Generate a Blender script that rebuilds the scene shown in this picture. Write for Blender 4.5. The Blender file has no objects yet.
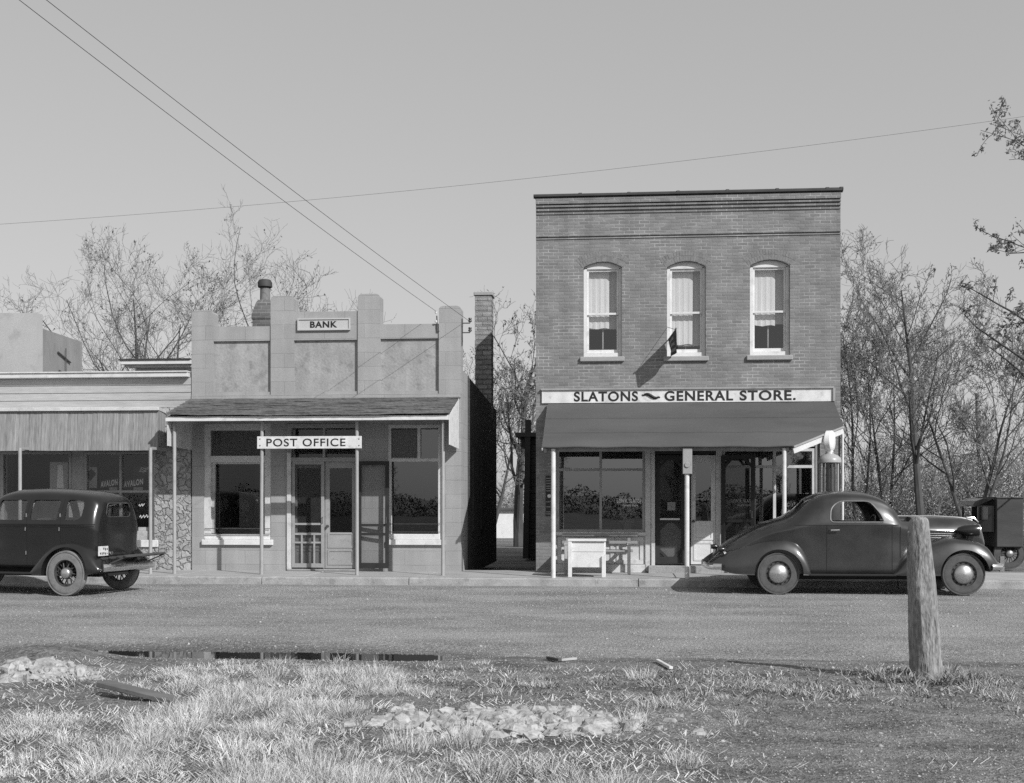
import bpy, bmesh, math, random
import numpy as np
from mathutils import Vector, Matrix, noise

random.seed(11)
rng = np.random.default_rng(5)
scene = bpy.context.scene
COL = scene.collection
R = math.radians

# ------------------------------------------------------------------ camera, sky, sun, exposure
FPX, CXP, HOR = 1200.0, 517.0, 499.0          # focal length, principal column and horizon row (pixels of the 1024 px frame)
TH = math.atan(103.0 / FPX)                    # camera looks this far left of the street's normal
EYE = 1.6
cd = bpy.data.cameras.new('camera')
cam = bpy.data.objects.new('camera', cd); COL.objects.link(cam)
cam.location = (0, 0, EYE); cam.rotation_euler = (R(90), 0, TH)
cd.sensor_width = 36.0; cd.lens = 36.0 * FPX / 1024.0
cd.shift_x = (512 - CXP) / 1024.0; cd.shift_y = (HOR - 391.5) / 1024.0
cd.clip_start = 0.05; cd.clip_end = 3000
scene.camera = cam

SUN_DIR = Vector((-1.04, 1.0, -1.02)).normalized()      # the way the light travels
SUN_ELEV = math.asin(-SUN_DIR.z)
world = bpy.data.worlds.new('World'); scene.world = world; world.use_nodes = True
nt = world.node_tree; nt.nodes.clear()
sky = nt.nodes.new('ShaderNodeTexSky'); sky.sky_type = 'NISHITA'; sky.sun_disc = False
sky.sun_elevation = SUN_ELEV
sky.sun_rotation = math.atan2(-SUN_DIR.x, -SUN_DIR.y)
sky.air_density = 1.0; sky.dust_density = 1.2; sky.ozone_density = 1.0
sep = nt.nodes.new('ShaderNodeSeparateColor'); nt.links.new(sky.outputs[0], sep.inputs[0])
def wmath(op, a, b):
    n = nt.nodes.new('ShaderNodeMath'); n.operation = op
    for i, v in enumerate((a, b)):
        if isinstance(v, (int, float)): n.inputs[i].default_value = v
        else: nt.links.new(v, n.inputs[i])
    return n.outputs[0]
SKYV = wmath('ADD', wmath('ADD', wmath('MULTIPLY', sep.outputs[0], .30), wmath('MULTIPLY', sep.outputs[1], .35)), wmath('MULTIPLY', sep.outputs[2], .35))
bg = nt.nodes.new('ShaderNodeBackground'); bg.inputs[1].default_value = 0.115
SKYV = wmath('MULTIPLY', wmath('POWER', SKYV, .40), 3.0)
nt.links.new(SKYV, bg.inputs[0])
wo = nt.nodes.new('ShaderNodeOutputWorld'); nt.links.new(bg.outputs[0], wo.inputs[0])
sl = bpy.data.lights.new('sun', 'SUN'); sl.energy = 5.0; sl.angle = R(0.53); sl.color = (1, 1, 1)
so = bpy.data.objects.new('sun', sl); COL.objects.link(so)
so.rotation_euler = SUN_DIR.to_track_quat('-Z', 'Y').to_euler()
vs = scene.view_settings
scene.display_settings.display_device = 'sRGB'
vs.view_transform = 'Standard'; vs.look = 'None'; vs.gamma = 1; vs.exposure = -0.15; vs.use_curve_mapping = False
scene.cycles.max_bounces = 8; scene.cycles.transparent_max_bounces = 16
scene.cycles.use_denoising = False        # the sampling grain stands for film grain
scene.cycles.sample_clamp_indirect = 3.0

# ------------------------------------------------------------------ measuring helpers
F = 23.8                                        # distance of the shop fronts
CT, ST = math.cos(TH), math.sin(TH)
def X(px, y=F):
    t = (px - CXP) / FPX
    return y * (t * CT - ST) / (CT + t * ST)
def D(x, y): return -x * ST + y * CT
def Z(px, py, y=F):
    return EYE + (HOR - py) * D(X(px, y), y) / FPX
def smooth(a, b, t):
    t = min(1, max(0, (t - a) / (b - a))); return t * t * (3 - 2 * t)

# ------------------------------------------------------------------ materials (black and white film: greys only)
def mat(name, v, rough=.85, var=.14, ns=1.3, fine=38, fvar=.10, bump=.0, bs=None, spec=.3, metal=0.0, stretch=(1, 1, 1), coat=0.0, stain=0.0, streak=0.0, dust=None):
    m = bpy.data.materials.new(name); m.use_nodes = True
    n = m.node_tree.nodes; l = m.node_tree.links; n.clear()
    out = n.new('ShaderNodeOutputMaterial'); p = n.new('ShaderNodeBsdfPrincipled'); l.new(p.outputs[0], out.inputs[0])
    tc = n.new('ShaderNodeTexCoord'); mp = n.new('ShaderNodeMapping'); l.new(tc.outputs['Object'], mp.inputs[0]); mp.inputs['Scale'].default_value = stretch
    def nz(sc, det=4):
        q = n.new('ShaderNodeTexNoise'); q.inputs['Scale'].default_value = sc; q.inputs['Detail'].default_value = det; l.new(mp.outputs[0], q.inputs['Vector']); return q.outputs['Fac']
    def mth(op, a, b):
        q = n.new('ShaderNodeMath'); q.operation = op
        for i, x in enumerate((a, b)):
            if isinstance(x, (int, float)): q.inputs[i].default_value = x
            else: l.new(x, q.inputs[i])
        return q.outputs[0]
    big = mth('MULTIPLY', mth('SUBTRACT', nz(ns, 5), .5), 4 * var * v)
    fn = nz(fine, 3)
    sm = mth('MULTIPLY', mth('SUBTRACT', fn, .5), 4 * fvar * v)
    val = mth('ADD', mth('ADD', big, sm), v)
    if stain:
        s = n.new('ShaderNodeMapRange'); l.new(nz(ns * 2.3, 8), s.inputs[0]); s.inputs[1].default_value = .56; s.inputs[2].default_value = .66; s.inputs[3].default_value = 1; s.inputs[4].default_value = 1 - stain
        val = mth('MULTIPLY', val, s.outputs[0])
    if streak:                                   # rain streaks
        q = n.new('ShaderNodeTexNoise'); q.inputs['Scale'].default_value = 1; q.inputs['Detail'].default_value = 6; mq = n.new('ShaderNodeMapping'); mq.inputs['Scale'].default_value = (5, 5, .45); l.new(tc.outputs['Object'], mq.inputs[0]); l.new(mq.outputs[0], q.inputs['Vector'])
        val = mth('MULTIPLY', val, mth('ADD', 1 - streak, mth('MULTIPLY', q.outputs['Fac'], 2 * streak)))
    if dust:                                     # road dust thrown up on the lower body
        sx = n.new('ShaderNodeSeparateXYZ'); l.new(tc.outputs['Object'], sx.inputs[0])
        dr = n.new('ShaderNodeMapRange'); l.new(mth('ADD', sx.outputs[2], mth('MULTIPLY', mth('SUBTRACT', nz(5, 7), .5), 1.1)), dr.inputs[0]); dr.inputs[1].default_value = .25; dr.inputs[2].default_value = 1.1; dr.inputs[3].default_value = dust; dr.inputs[4].default_value = 0
        val = mth('ADD', val, dr.outputs[0])
    val = mth('MINIMUM', mth('MAXIMUM', val, .008), .9)
    cc = n.new('ShaderNodeCombineColor')
    for i in range(3): l.new(val, cc.inputs[i])
    l.new(cc.outputs[0], p.inputs['Base Color'])
    p.inputs['Roughness'].default_value = rough; p.inputs['Metallic'].default_value = metal
    p.inputs['Specular IOR Level'].default_value = spec
    p.inputs['Coat Weight'].default_value = coat; p.inputs['Coat Roughness'].default_value = .12
    if rough < .7:
        l.new(mth('ADD', rough - .08, mth('MULTIPLY', nz(ns * 3, 5), .2)), p.inputs['Roughness'])
    if bump:
        b = n.new('ShaderNodeBump'); b.inputs['Strength'].default_value = 1; b.inputs['Distance'].default_value = bump
        l.new(nz(bs, 4) if bs else fn, b.inputs['Height']); l.new(b.outputs[0], p.inputs['Normal'])
    return m

def brick_mat(name, c1, c2, mortar, mortar_old, bw, bh, ms, bump=.006, bias=0.0, sq=.5, var=.3, patch=(.46, .60)):
    m = bpy.data.materials.new(name); m.use_nodes = True
    n = m.node_tree.nodes; l = m.node_tree.links; n.clear()
    out = n.new('ShaderNodeOutputMaterial'); p = n.new('ShaderNodeBsdfPrincipled'); l.new(p.outputs[0], out.inputs[0])
    tc = n.new('ShaderNodeTexCoord'); s = n.new('ShaderNodeSeparateXYZ'); l.new(tc.outputs['Object'], s.inputs[0])
    g = n.new('ShaderNodeNewGeometry'); gs = n.new('ShaderNodeSeparateXYZ'); l.new(g.outputs['True Normal'], gs.inputs[0])
    def mth(op, a, b=None):
        q = n.new('ShaderNodeMath'); q.operation = op
        for i, x in enumerate((a, b)):
            if x is None: continue
            if isinstance(x, (int, float)): q.inputs[i].default_value = x
            else: l.new(x, q.inputs[i])
        return q.outputs[0]
    side = mth('GREATER_THAN', mth('ABSOLUTE', gs.outputs[0]), .7)
    u = mth('ADD', mth('MULTIPLY', s.outputs[0], mth('SUBTRACT', 1, side)), mth('MULTIPLY', s.outputs[1], side))
    cv = n.new('ShaderNodeCombineXYZ'); l.new(u, cv.inputs[0]); l.new(s.outputs[2], cv.inputs[1])
    # slightly wavy hand laid courses
    w = n.new('ShaderNodeTexNoise'); w.inputs['Scale'].default_value = 1.1; l.new(tc.outputs['Object'], w.inputs['Vector'])
    wv = n.new('ShaderNodeVectorMath'); wv.operation = 'SCALE'; l.new(w.outputs['Color'], wv.inputs[0]); wv.inputs['Scale'].default_value = .03
    ad = n.new('ShaderNodeVectorMath'); ad.operation = 'ADD'; l.new(cv.outputs[0], ad.inputs[0]); l.new(wv.outputs[0], ad.inputs[1])
    b = n.new('ShaderNodeTexBrick'); l.new(ad.outputs[0], b.inputs['Vector'])
    b.inputs['Scale'].default_value = 1; b.inputs['Brick Width'].default_value = bw; b.inputs['Row Height'].default_value = bh
    b.inputs['Mortar Size'].default_value = ms; b.inputs['Mortar Smooth'].default_value = .3; b.inputs['Bias'].default_value = bias; b.offset = sq
    b.inputs['Color1'].default_value = (c1,) * 3 + (1,); b.inputs['Color2'].default_value = (c2,) * 3 + (1,)
    nz = n.new('ShaderNodeTexNoise'); nz.inputs['Scale'].default_value = 1.7; nz.inputs['Detail'].default_value = 9; nz.inputs['Roughness'].default_value = .65; l.new(tc.outputs['Object'], nz.inputs['Vector'])
    mr = n.new('ShaderNodeMapRange'); l.new(nz.outputs['Fac'], mr.inputs[0]); mr.inputs[1].default_value = patch[0]; mr.inputs[2].default_value = patch[1]; mr.inputs[3].default_value = mortar_old; mr.inputs[4].default_value = mortar
    cc = n.new('ShaderNodeCombineColor')
    for i in range(3): l.new(mr.outputs[0], cc.inputs[i])
    l.new(cc.outputs[0], b.inputs['Mortar'])
    n2 = n.new('ShaderNodeTexNoise'); n2.inputs['Scale'].default_value = 2.2; n2.inputs['Detail'].default_value = 8; l.new(tc.outputs['Object'], n2.inputs['Vector'])
    k = mth('ADD', 1 - var, mth('MULTIPLY', n2.outputs['Fac'], 2 * var))
    st = n.new('ShaderNodeTexNoise'); st.inputs['Scale'].default_value = 1; st.inputs['Detail'].default_value = 6; ms_ = n.new('ShaderNodeMapping'); ms_.inputs['Scale'].default_value = (4, 4, .35); l.new(tc.outputs['Object'], ms_.inputs[0]); l.new(ms_.outputs[0], st.inputs['Vector'])
    k = mth('MULTIPLY', k, mth('ADD', .80, mth('MULTIPLY', st.outputs['Fac'], .4)))
    n3 = n.new('ShaderNodeTexNoise'); n3.inputs['Scale'].default_value = 45; n3.inputs['Detail'].default_value = 2; l.new(tc.outputs['Object'], n3.inputs['Vector'])
    k = mth('MULTIPLY', k, mth('ADD', .8, mth('MULTIPLY', n3.outputs['Fac'], .4)))
    vm = n.new('ShaderNodeVectorMath'); vm.operation = 'SCALE'; l.new(b.outputs['Color'], vm.inputs[0]); l.new(k, vm.inputs['Scale'])
    l.new(vm.outputs[0], p.inputs['Base Color']); p.inputs['Roughness'].default_value = .9; p.inputs['Specular IOR Level'].default_value = .2
    bp = n.new('ShaderNodeBump'); bp.inputs['Strength'].default_value = .8; bp.inputs['Distance'].default_value = bump
    l.new(mth('ADD', mth('MULTIPLY', b.outputs['Fac'], -1), mth('MULTIPLY', n3.outputs['Fac'], .7)), bp.inputs['Height']); l.new(bp.outputs[0], p.inputs['Normal'])
    return m

def stone_mat(name):
    m = bpy.data.materials.new(name); m.use_nodes = True
    n = m.node_tree.nodes; l = m.node_tree.links; n.clear()
    out = n.new('ShaderNodeOutputMaterial'); p = n.new('ShaderNodeBsdfPrincipled'); l.new(p.outputs[0], out.inputs[0])
    tc = n.new('ShaderNodeTexCoord')
    wn = n.new('ShaderNodeTexNoise'); wn.inputs['Scale'].default_value = 5; wn.inputs['Detail'].default_value = 4; l.new(tc.outputs['Object'], wn.inputs['Vector'])
    ws = n.new('ShaderNodeVectorMath'); ws.operation = 'SCALE'; l.new(wn.outputs['Color'], ws.inputs[0]); ws.inputs['Scale'].default_value = .30
    wa = n.new('ShaderNodeVectorMath'); l.new(tc.outputs['Object'], wa.inputs[0]); l.new(ws.outputs[0], wa.inputs[1])
    v = n.new('ShaderNodeTexVoronoi'); v.feature = 'DISTANCE_TO_EDGE'; v.inputs['Scale'].default_value = 6.5; l.new(wa.outputs[0], v.inputs['Vector'])
    v2 = n.new('ShaderNodeTexVoronoi'); v2.inputs['Scale'].default_value = 6.5; l.new(wa.outputs[0], v2.inputs['Vector'])
    r = n.new('ShaderNodeMapRange'); mk = n.new('ShaderNodeTexNoise'); mk.inputs['Scale'].default_value = 3.3; mk.inputs['Detail'].default_value = 3; l.new(tc.outputs['Object'], mk.inputs['Vector']); mk2 = n.new('ShaderNodeMapRange'); l.new(mk.outputs['Fac'], mk2.inputs[0]); mk2.inputs[1].default_value = .42; mk2.inputs[2].default_value = .62; mk2.inputs[3].default_value = 0; mk2.inputs[4].default_value = .03; ma_ = n.new('ShaderNodeMath'); ma_.operation = 'ADD'; l.new(v.outputs['Distance'], ma_.inputs[0]); l.new(mk2.outputs[0], ma_.inputs[1]); l.new(ma_.outputs[0], r.inputs[0]); r.inputs[1].default_value = .0; r.inputs[2].default_value = .03; r.inputs[3].default_value = .20; r.inputs[4].default_value = .34
    nz = n.new('ShaderNodeTexNoise'); nz.inputs['Scale'].default_value = 14; nz.inputs['Detail'].default_value = 6; l.new(tc.outputs['Object'], nz.inputs['Vector'])
    def mth(op, a, b):
        q = n.new('ShaderNodeMath'); q.operation = op
        for i, x in enumerate((a, b)):
            if isinstance(x, (int, float)): q.inputs[i].default_value = x
            else: l.new(x, q.inputs[i])
        return q.outputs[0]
    sc = n.new('ShaderNodeSeparateColor'); l.new(v2.outputs['Color'], sc.inputs[0])
    val = mth('MULTIPLY', r.outputs[0], mth('ADD', mth('MULTIPLY', sc.outputs[0], .35), mth('ADD', .5, mth('MULTIPLY', nz.outputs['Fac'], .6))))
    cc = n.new('ShaderNodeCombineColor')
    for i in range(3): l.new(val, cc.inputs[i])
    l.new(cc.outputs[0], p.inputs['Base Color']); p.inputs['Roughness'].default_value = .95
    bp = n.new('ShaderNodeBump'); bp.inputs['Distance'].default_value = .05; bp.inputs['Strength'].default_value = 1
    l.new(mth('ADD', mth('MINIMUM', mth('MULTIPLY', v.outputs['Distance'], 5), .6), mth('MULTIPLY', nz.outputs['Fac'], .4)), bp.inputs['Height']); l.new(bp.outputs[0], p.inputs['Normal'])
    return m

def glass_mat(name, refl=.16, tint=.75, wob=.004):
    m = bpy.data.materials.new(name); m.use_nodes = True
    n = m.node_tree.nodes; l = m.node_tree.links; n.clear()
    out = n.new('ShaderNodeOutputMaterial'); mx = n.new('ShaderNodeMixShader'); l.new(mx.outputs[0], out.inputs[0])
    t = n.new('ShaderNodeBsdfTransparent'); t.inputs[0].default_value = (tint,) * 3 + (1,)
    g = n.new('ShaderNodeBsdfGlossy'); g.inputs['Roughness'].default_value = .01; g.inputs['Color'].default_value = (.95, .95, .95, 1)
    lw = n.new('ShaderNodeLayerWeight'); lw.inputs['Blend'].default_value = .5
    ma = n.new('ShaderNodeMath'); ma.operation = 'ADD'; pw = n.new('ShaderNodeMath'); pw.operation = 'POWER'; l.new(lw.outputs['Facing'], pw.inputs[0]); pw.inputs[1].default_value = 5; l.new(pw.outputs[0], ma.inputs[0]); ma.inputs[1].default_value = refl; ma.use_clamp = True
    l.new(ma.outputs[0], mx.inputs[0]); l.new(t.outputs[0], mx.inputs[1]); l.new(g.outputs[0], mx.inputs[2])
    tc = n.new('ShaderNodeTexCoord'); nz = n.new('ShaderNodeTexNoise'); nz.inputs['Scale'].default_value = 1.4; nz.inputs['Detail'].default_value = 1; l.new(tc.outputs['Object'], nz.inputs['Vector'])
    b = n.new('ShaderNodeBump'); b.inputs['Distance'].default_value = wob; b.inputs['Strength'].default_value = 1; l.new(nz.outputs['Fac'], b.inputs['Height']); l.new(b.outputs[0], g.inputs['Normal'])
    return m

def screen_mat(name, cover=.45, v=.05):
    m = bpy.data.materials.new(name); m.use_nodes = True
    n = m.node_tree.nodes; l = m.node_tree.links; n.clear()
    out = n.new('ShaderNodeOutputMaterial'); mx = n.new('ShaderNodeMixShader'); l.new(mx.outputs[0], out.inputs[0])
    t = n.new('ShaderNodeBsdfTransparent'); d = n.new('ShaderNodeBsdfDiffuse'); d.inputs[0].default_value = (v,) * 3 + (1,)
    mx.inputs[0].default_value = cover; l.new(t.outputs[0], mx.inputs[1]); l.new(d.outputs[0], mx.inputs[2])
    return m

M = {}
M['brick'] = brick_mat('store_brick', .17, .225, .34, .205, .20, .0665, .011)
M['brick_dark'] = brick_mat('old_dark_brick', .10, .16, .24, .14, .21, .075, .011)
M['brick_rough'] = brick_mat('chimney_brick', .24, .36, .30, .18, .24, .12, .012, bump=.03)
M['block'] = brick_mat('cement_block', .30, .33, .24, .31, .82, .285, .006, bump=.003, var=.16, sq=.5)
M['stone'] = stone_mat('fieldstone')
M['voussoir'] = mat('arch_brick', .19, var=.25, ns=9, bump=.004)
M['cement'] = mat('painted_cement', .31, var=.12, ns=1.1, bump=.002, stain=.12)
M['panel'] = mat('stucco_panel', .31, var=.18, ns=2.6, fine=22, fvar=.12, bump=.006, stain=.2, streak=.30)
M['white'] = mat('white_paint', .64, rough=.6, var=.10, ns=3, fvar=.07, spec=.3, stain=.16)
M['offwhite'] = mat('weathered_white_paint', .55, rough=.7, var=.12, ns=3, stain=.18)
M['signwhite'] = mat('sign_white_paint', .62, rough=.65, var=.12, ns=5, fine=50, fvar=.08, stain=.2, streak=.15)
M['bankwhite'] = mat('bank_sign_grey', .46, rough=.6, var=.06, ns=2)
M['black'] = mat('black_letter_paint', .02, rough=.6, var=.1)
M['trim'] = mat('grey_trim_paint', .30, rough=.6, var=.12, ns=3, stain=.15)
M['palewood'] = mat('pale_weathered_wood', .40, var=.16, ns=4, stretch=(1, 1, .15), bump=.002)
M['greywood'] = mat('grey_weathered_wood', .26, var=.22, ns=5, stretch=(1, 1, .12), bump=.004, bs=24)
M['hwood'] = mat('grey_weathered_boards', .38, var=.14, ns=4, stretch=(.12, 1, 1), bump=.003, bs=24)
M['darkwood'] = mat('dark_door_wood', .032, rough=.6, var=.2, ns=5)
M['plank'] = mat('dark_plank', .13, var=.3, ns=6, stretch=(.3, 1, 1), bump=.004, bs=30)
M['oldpost'] = mat('old_post_wood', .23, var=.34, ns=8, stretch=(1, 1, .30), fine=60, fvar=.45, bump=.035, bs=22, stain=.3)
M['tarpaper'] = mat('tar_paper', .085, rough=.9, var=.24, ns=.9, fine=60, fvar=.08, bump=.003, stretch=(.4, 1, 1), stain=.12)
M['shingle'] = mat('old_shingle', .13, var=.28, ns=2.5, fine=26, fvar=.25, stretch=(.5, 1, 1.5), bump=.015, stain=.25)
M['tin'] = mat('weathered_tin', .25, rough=.7, var=.22, ns=5, stretch=(2.5, 2.5, .10), fine=24, fvar=.22, spec=.3, stain=.2)
M['coping'] = mat('dark_roof_tile', .05, rough=.7, var=.3, ns=4)
M['roof'] = mat('tar_roof', .08, var=.2)
M['inside'] = mat('interior_plaster', .16, var=.15)
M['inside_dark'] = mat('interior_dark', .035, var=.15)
M['curtain'] = mat('sheer_curtain', .62, var=.08, ns=2, stretch=(6, 1, .2))
M['shade'] = mat('roller_shade', .42, var=.05, ns=1)
M['glass'] = glass_mat('old_window_glass', .14, .6, .0012)
M['glass_dim'] = glass_mat('dim_window_glass', .055, .85, .001)
M['glass_up'] = glass_mat('upper_window_glass', .10, .92)
M['glass_dark'] = glass_mat('shop_glass', .19, .55, .0010)
M['car_glass'] = glass_mat('car_glass', .10, .85, .001)
M['screen'] = screen_mat('door_screen', .42, .05)
M['screen_thin'] = screen_mat('clear_screen', .22, .04)
M['screen_thick'] = screen_mat('dusty_screen', .6, .12)
M['walk'] = mat('concrete_walk', .36, var=.14, ns=1.2, fine=30, fvar=.08, bump=.003, stain=.12)
M['kerb'] = mat('kerb_concrete', .30, var=.22, ns=3, fine=40, fvar=.15, bump=.006, stain=.25)
M['paint_car'] = mat('dusty_dark_car_paint', .014, rough=.36, var=.8, ns=2.6, fine=50, fvar=.3, spec=.5, coat=.9, dust=.010)
M['paint_black'] = mat('black_car_paint', .010, rough=.25, var=.3, ns=2.5, spec=.45, coat=.6, dust=.006)
M['tyre'] = mat('dusty_tyre', .085, var=.22, ns=9, bump=.002)
M['tyre_pale'] = mat('dust_caked_tyre', .20, var=.2, ns=9, bump=.002)
M['rim'] = mat('painted_rim', .06, rough=.45, var=.2, ns=8)
M['flue'] = mat('dark_clay_flue', .17, var=.25, ns=4, stain=.3)
M['chrome'] = mat('dull_chrome', .72, rough=.18, var=.06, metal=1.0)
M['hub'] = mat('hubcap_metal', .55, rough=.3, var=.1, metal=.9)
M['seam'] = mat('dark_seam', .008, rough=.9)
M['rubber'] = mat('dark_underside', .02, rough=.9)
M['bark'] = mat('bark', .075, var=.3, ns=7, stretch=(1, 1, .3), bump=.01, bs=14)
M['twig'] = mat('twig_bark', .17, var=.25, ns=5)
M['leaf_dark'] = mat('dry_leaf', .10, var=.4, ns=.8)
M['leaf_pale'] = mat('pale_dry_leaf', .22, var=.4, ns=.8)
M['straw'] = mat('dead_grass_straw', .54, var=.30, ns=2.2, fine=22, fvar=.45)
M['weed'] = mat('weed_leaf', .23, var=.35, ns=3, fine=25, fvar=.4)
M['rubble'] = mat('plaster_rubble', .34, var=.5, ns=9, bump=.012, bs=40, stain=.45)
M['iron'] = mat('painted_iron', .07, rough=.5, var=.2, ns=6)
M['pump'] = mat('pump_enamel', .34, rough=.35, var=.08, spec=.5)
M['globe'] = mat('white_milk_glass', .75, rough=.25, var=.03, spec=.5)
M['porcelain'] = mat('insulator_porcelain', .06, rough=.25)
M['wire'] = mat('wire', .05, rough=.6)
M['paper'] = mat('paper', .6, var=.06, ns=3)
M['card_grey'] = mat('grey_poster_card', .30, var=.1, ns=3)
M['card_dark'] = mat('dark_poster_card', .04, var=.2, ns=3)
M['shaded_brick'] = brick_mat('shade_darkened_brick', .07, .11, .12, .09, .21, .075, .011)  # brick colour darkened to stand for the store's shadow in the alley
M['stalk'] = mat('dark_dead_stalk', .20, var=.4, ns=3, fine=20, fvar=.4)
M['flag_dark'] = mat('flag_dark_cloth', .06, var=.2, ns=10)
M['flag_pale'] = mat('flag_pale_cloth', .22, var=.1, ns=10)
M['galv'] = mat('galvanised_pipe', .33, rough=.45, var=.15, ns=3, stretch=(1, 1, .3), spec=.4)
M['plaster_bright'] = mat('whitewash', .74, var=.08, ns=2, stain=.1)
M['plaster_grey'] = mat('grey_stucco', .40, var=.10, ns=1, stain=.15)
M['siding'] = mat('dark_siding', .07, var=.25, ns=3, stretch=(.2, 1, 1))
M['house'] = mat('far_house_paint', .30, var=.15, ns=1)
M['brush_leaf'] = mat('brush_leaf', .40, var=.4, ns=.5)

# ------------------------------------------------------------------ mesh helpers
class MB:
    def __init__(s): s.v = []; s.f = []; s.mi = []; s.m = 0
    def add(s, vs, fs):
        b = len(s.v); s.v.extend([tuple(q) for q in vs])
        for f in fs: s.f.append(tuple(b + i for i in f)); s.mi.append(s.m)
        return s
    def box(s, x0, x1, y0, y1, z0, z1, c=0.0):
        x0, x1 = min(x0, x1), max(x0, x1); y0, y1 = min(y0, y1), max(y0, y1); z0, z1 = min(z0, z1), max(z0, z1)
        return s.add([(x0, y0, z0), (x1, y0, z0), (x1, y1, z0), (x0, y1, z0), (x0, y0, z1), (x1, y0, z1), (x1, y1, z1), (x0, y1, z1)],
                     [(0, 3, 2, 1), (4, 5, 6, 7), (0, 1, 5, 4), (1, 2, 6, 5), (2, 3, 7, 6), (3, 0, 4, 7)])
    def bar(s, p, q, w, h, up=(0, 0, 1)):
        p = Vector(p); q = Vector(q); d = (q - p).normalized(); up = Vector(up)
        if abs(d.dot(up)) > .98: up = Vector((0, 1, 0))
        a = d.cross(up).normalized() * (w / 2); b = a.cross(d).normalized() * (h / 2)
        vs = [p - a - b, p + a - b, p + a + b, p - a + b, q - a - b, q + a - b, q + a + b, q - a + b]
        return s.add(vs, [(0, 1, 2, 3), (7, 6, 5, 4), (0, 4, 5, 1), (1, 5, 6, 2), (2, 6, 7, 3), (3, 7, 4, 0)])
    def prism(s, poly, y0, y1):                 # poly of (x, z), extruded along y
        n = len(poly); vs = [(x, y0, z) for x, z in poly] + [(x, y1, z) for x, z in poly]
        fs = [tuple(range(n)), tuple(range(2 * n - 1, n - 1, -1))] + [(i, i + n, (i + 1) % n + n, (i + 1) % n) for i in range(n)]
        return s.add(vs, fs)
    def prism_x(s, poly, x0, x1):               # poly of (y, z), extruded along x
        n = len(poly); vs = [(x0, y, z) for y, z in poly] + [(x1, y, z) for y, z in poly]
        fs = [tuple(range(n)), tuple(range(2 * n - 1, n - 1, -1))] + [(i, i + n, (i + 1) % n + n, (i + 1) % n) for i in range(n)]
        return s.add(vs, fs)
    def prism_z(s, poly, z0, z1):
        n = len(poly); vs = [(x, y, z0) for x, y in poly] + [(x, y, z1) for x, y in poly]
        fs = [tuple(range(n)), tuple(range(2 * n - 1, n - 1, -1))] + [(i, i + n, (i + 1) % n + n, (i + 1) % n) for i in range(n)]
        return s.add(vs, fs)
    def tube(s, pts, rad, n=6, cap=True):
        pts = [Vector(p) for p in pts]; k = len(pts)
        if not hasattr(rad, '__len__'): rad = [rad] * k
        vs = []; a = None
        for i in range(k):
            d = (pts[min(i + 1, k - 1)] - pts[max(i - 1, 0)])
            if d.length < 1e-9: d = Vector((0, 0, 1))
            d.normalize()
            if a is None:
                u = Vector((0, 0, 1)) if abs(d.z) < .9 else Vector((1, 0, 0)); a = d.cross(u).normalized()
            else:
                a = (a - d * a.dot(d))
                a = a.normalized() if a.length > 1e-6 else d.orthogonal().normalized()
            b = d.cross(a)
            for j in range(n):
                t = 2 * math.pi * j / n; vs.append(pts[i] + (a * math.cos(t) + b * math.sin(t)) * rad[i])
        fs = []
        for i in range(k - 1):
            for j in range(n):
                j2 = (j + 1) % n; fs.append((i * n + j, i * n + j2, (i + 1) * n + j2, (i + 1) * n + j))
        if cap and n > 2: fs.append(tuple(range(n - 1, -1, -1))); fs.append(tuple((k - 1) * n + j for j in range(n)))
        return s.add(vs, fs)
    def lathe(s, prof, c=(0, 0, 0), axis='z', n=24, sq=1.0, cap=True):      # prof: (radius, height)
        vs = []
        for r, h in prof:
            for j in range(n):
                t = 2 * math.pi * j / n; a, b = r * math.cos(t), r * math.sin(t) * sq
                vs.append({'z': (c[0] + a, c[1] + b, c[2] + h), 'y': (c[0] + a, c[1] + h, c[2] + b), 'x': (c[0] + h, c[1] + a, c[2] + b)}[axis])
        fs = []
        for i in range(len(prof) - 1):
            for j in range(n):
                j2 = (j + 1) % n; fs.append((i * n + j, i * n + j2, (i + 1) * n + j2, (i + 1) * n + j))
        if cap and prof[0][0] > 1e-5: fs.append(tuple(range(n - 1, -1, -1)))
        if cap and prof[-1][0] > 1e-5: fs.append(tuple((len(prof) - 1) * n + j for j in range(n)))
        return s.add(vs, fs)
    def wall(s, x0, x1, z0, z1, y0, y1, ops=(), back=True):
        xs = sorted({x0, x1, *[min(max(o[i], x0), x1) for o in ops for i in (0, 1)]}); zs = sorted({z0, z1, *[min(max(o[i], z0), z1) for o in ops for i in (2, 3)]})
        def solid(i, j):
            if i < 0 or j < 0 or i >= len(xs) - 1 or j >= len(zs) - 1: return False
            cx, cz = (xs[i] + xs[i + 1]) / 2, (zs[j] + zs[j + 1]) / 2
            return not any(o[0] < cx < o[1] and o[2] < cz < o[3] for o in ops)
        for i in range(len(xs) - 1):
            for j in range(len(zs) - 1):
                if not solid(i, j): continue
                a, b, c, d = xs[i], xs[i + 1], zs[j], zs[j + 1]
                s.add([(a, y0, c), (b, y0, c), (b, y0, d), (a, y0, d)], [(0, 1, 2, 3)])
                if back: s.add([(a, y1, c), (b, y1, c), (b, y1, d), (a, y1, d)], [(3, 2, 1, 0)])
                if not solid(i - 1, j): s.add([(a, y0, c), (a, y1, c), (a, y1, d), (a, y0, d)], [(3, 2, 1, 0)])
                if not solid(i + 1, j): s.add([(b, y0, c), (b, y1, c), (b, y1, d), (b, y0, d)], [(0, 1, 2, 3)])
                if not solid(i, j - 1): s.add([(a, y0, c), (b, y0, c), (b, y1, c), (a, y1, c)], [(3, 2, 1, 0)])
                if not solid(i, j + 1): s.add([(a, y0, d), (b, y0, d), (b, y1, d), (a, y1, d)], [(0, 1, 2, 3)])
        return s
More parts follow.
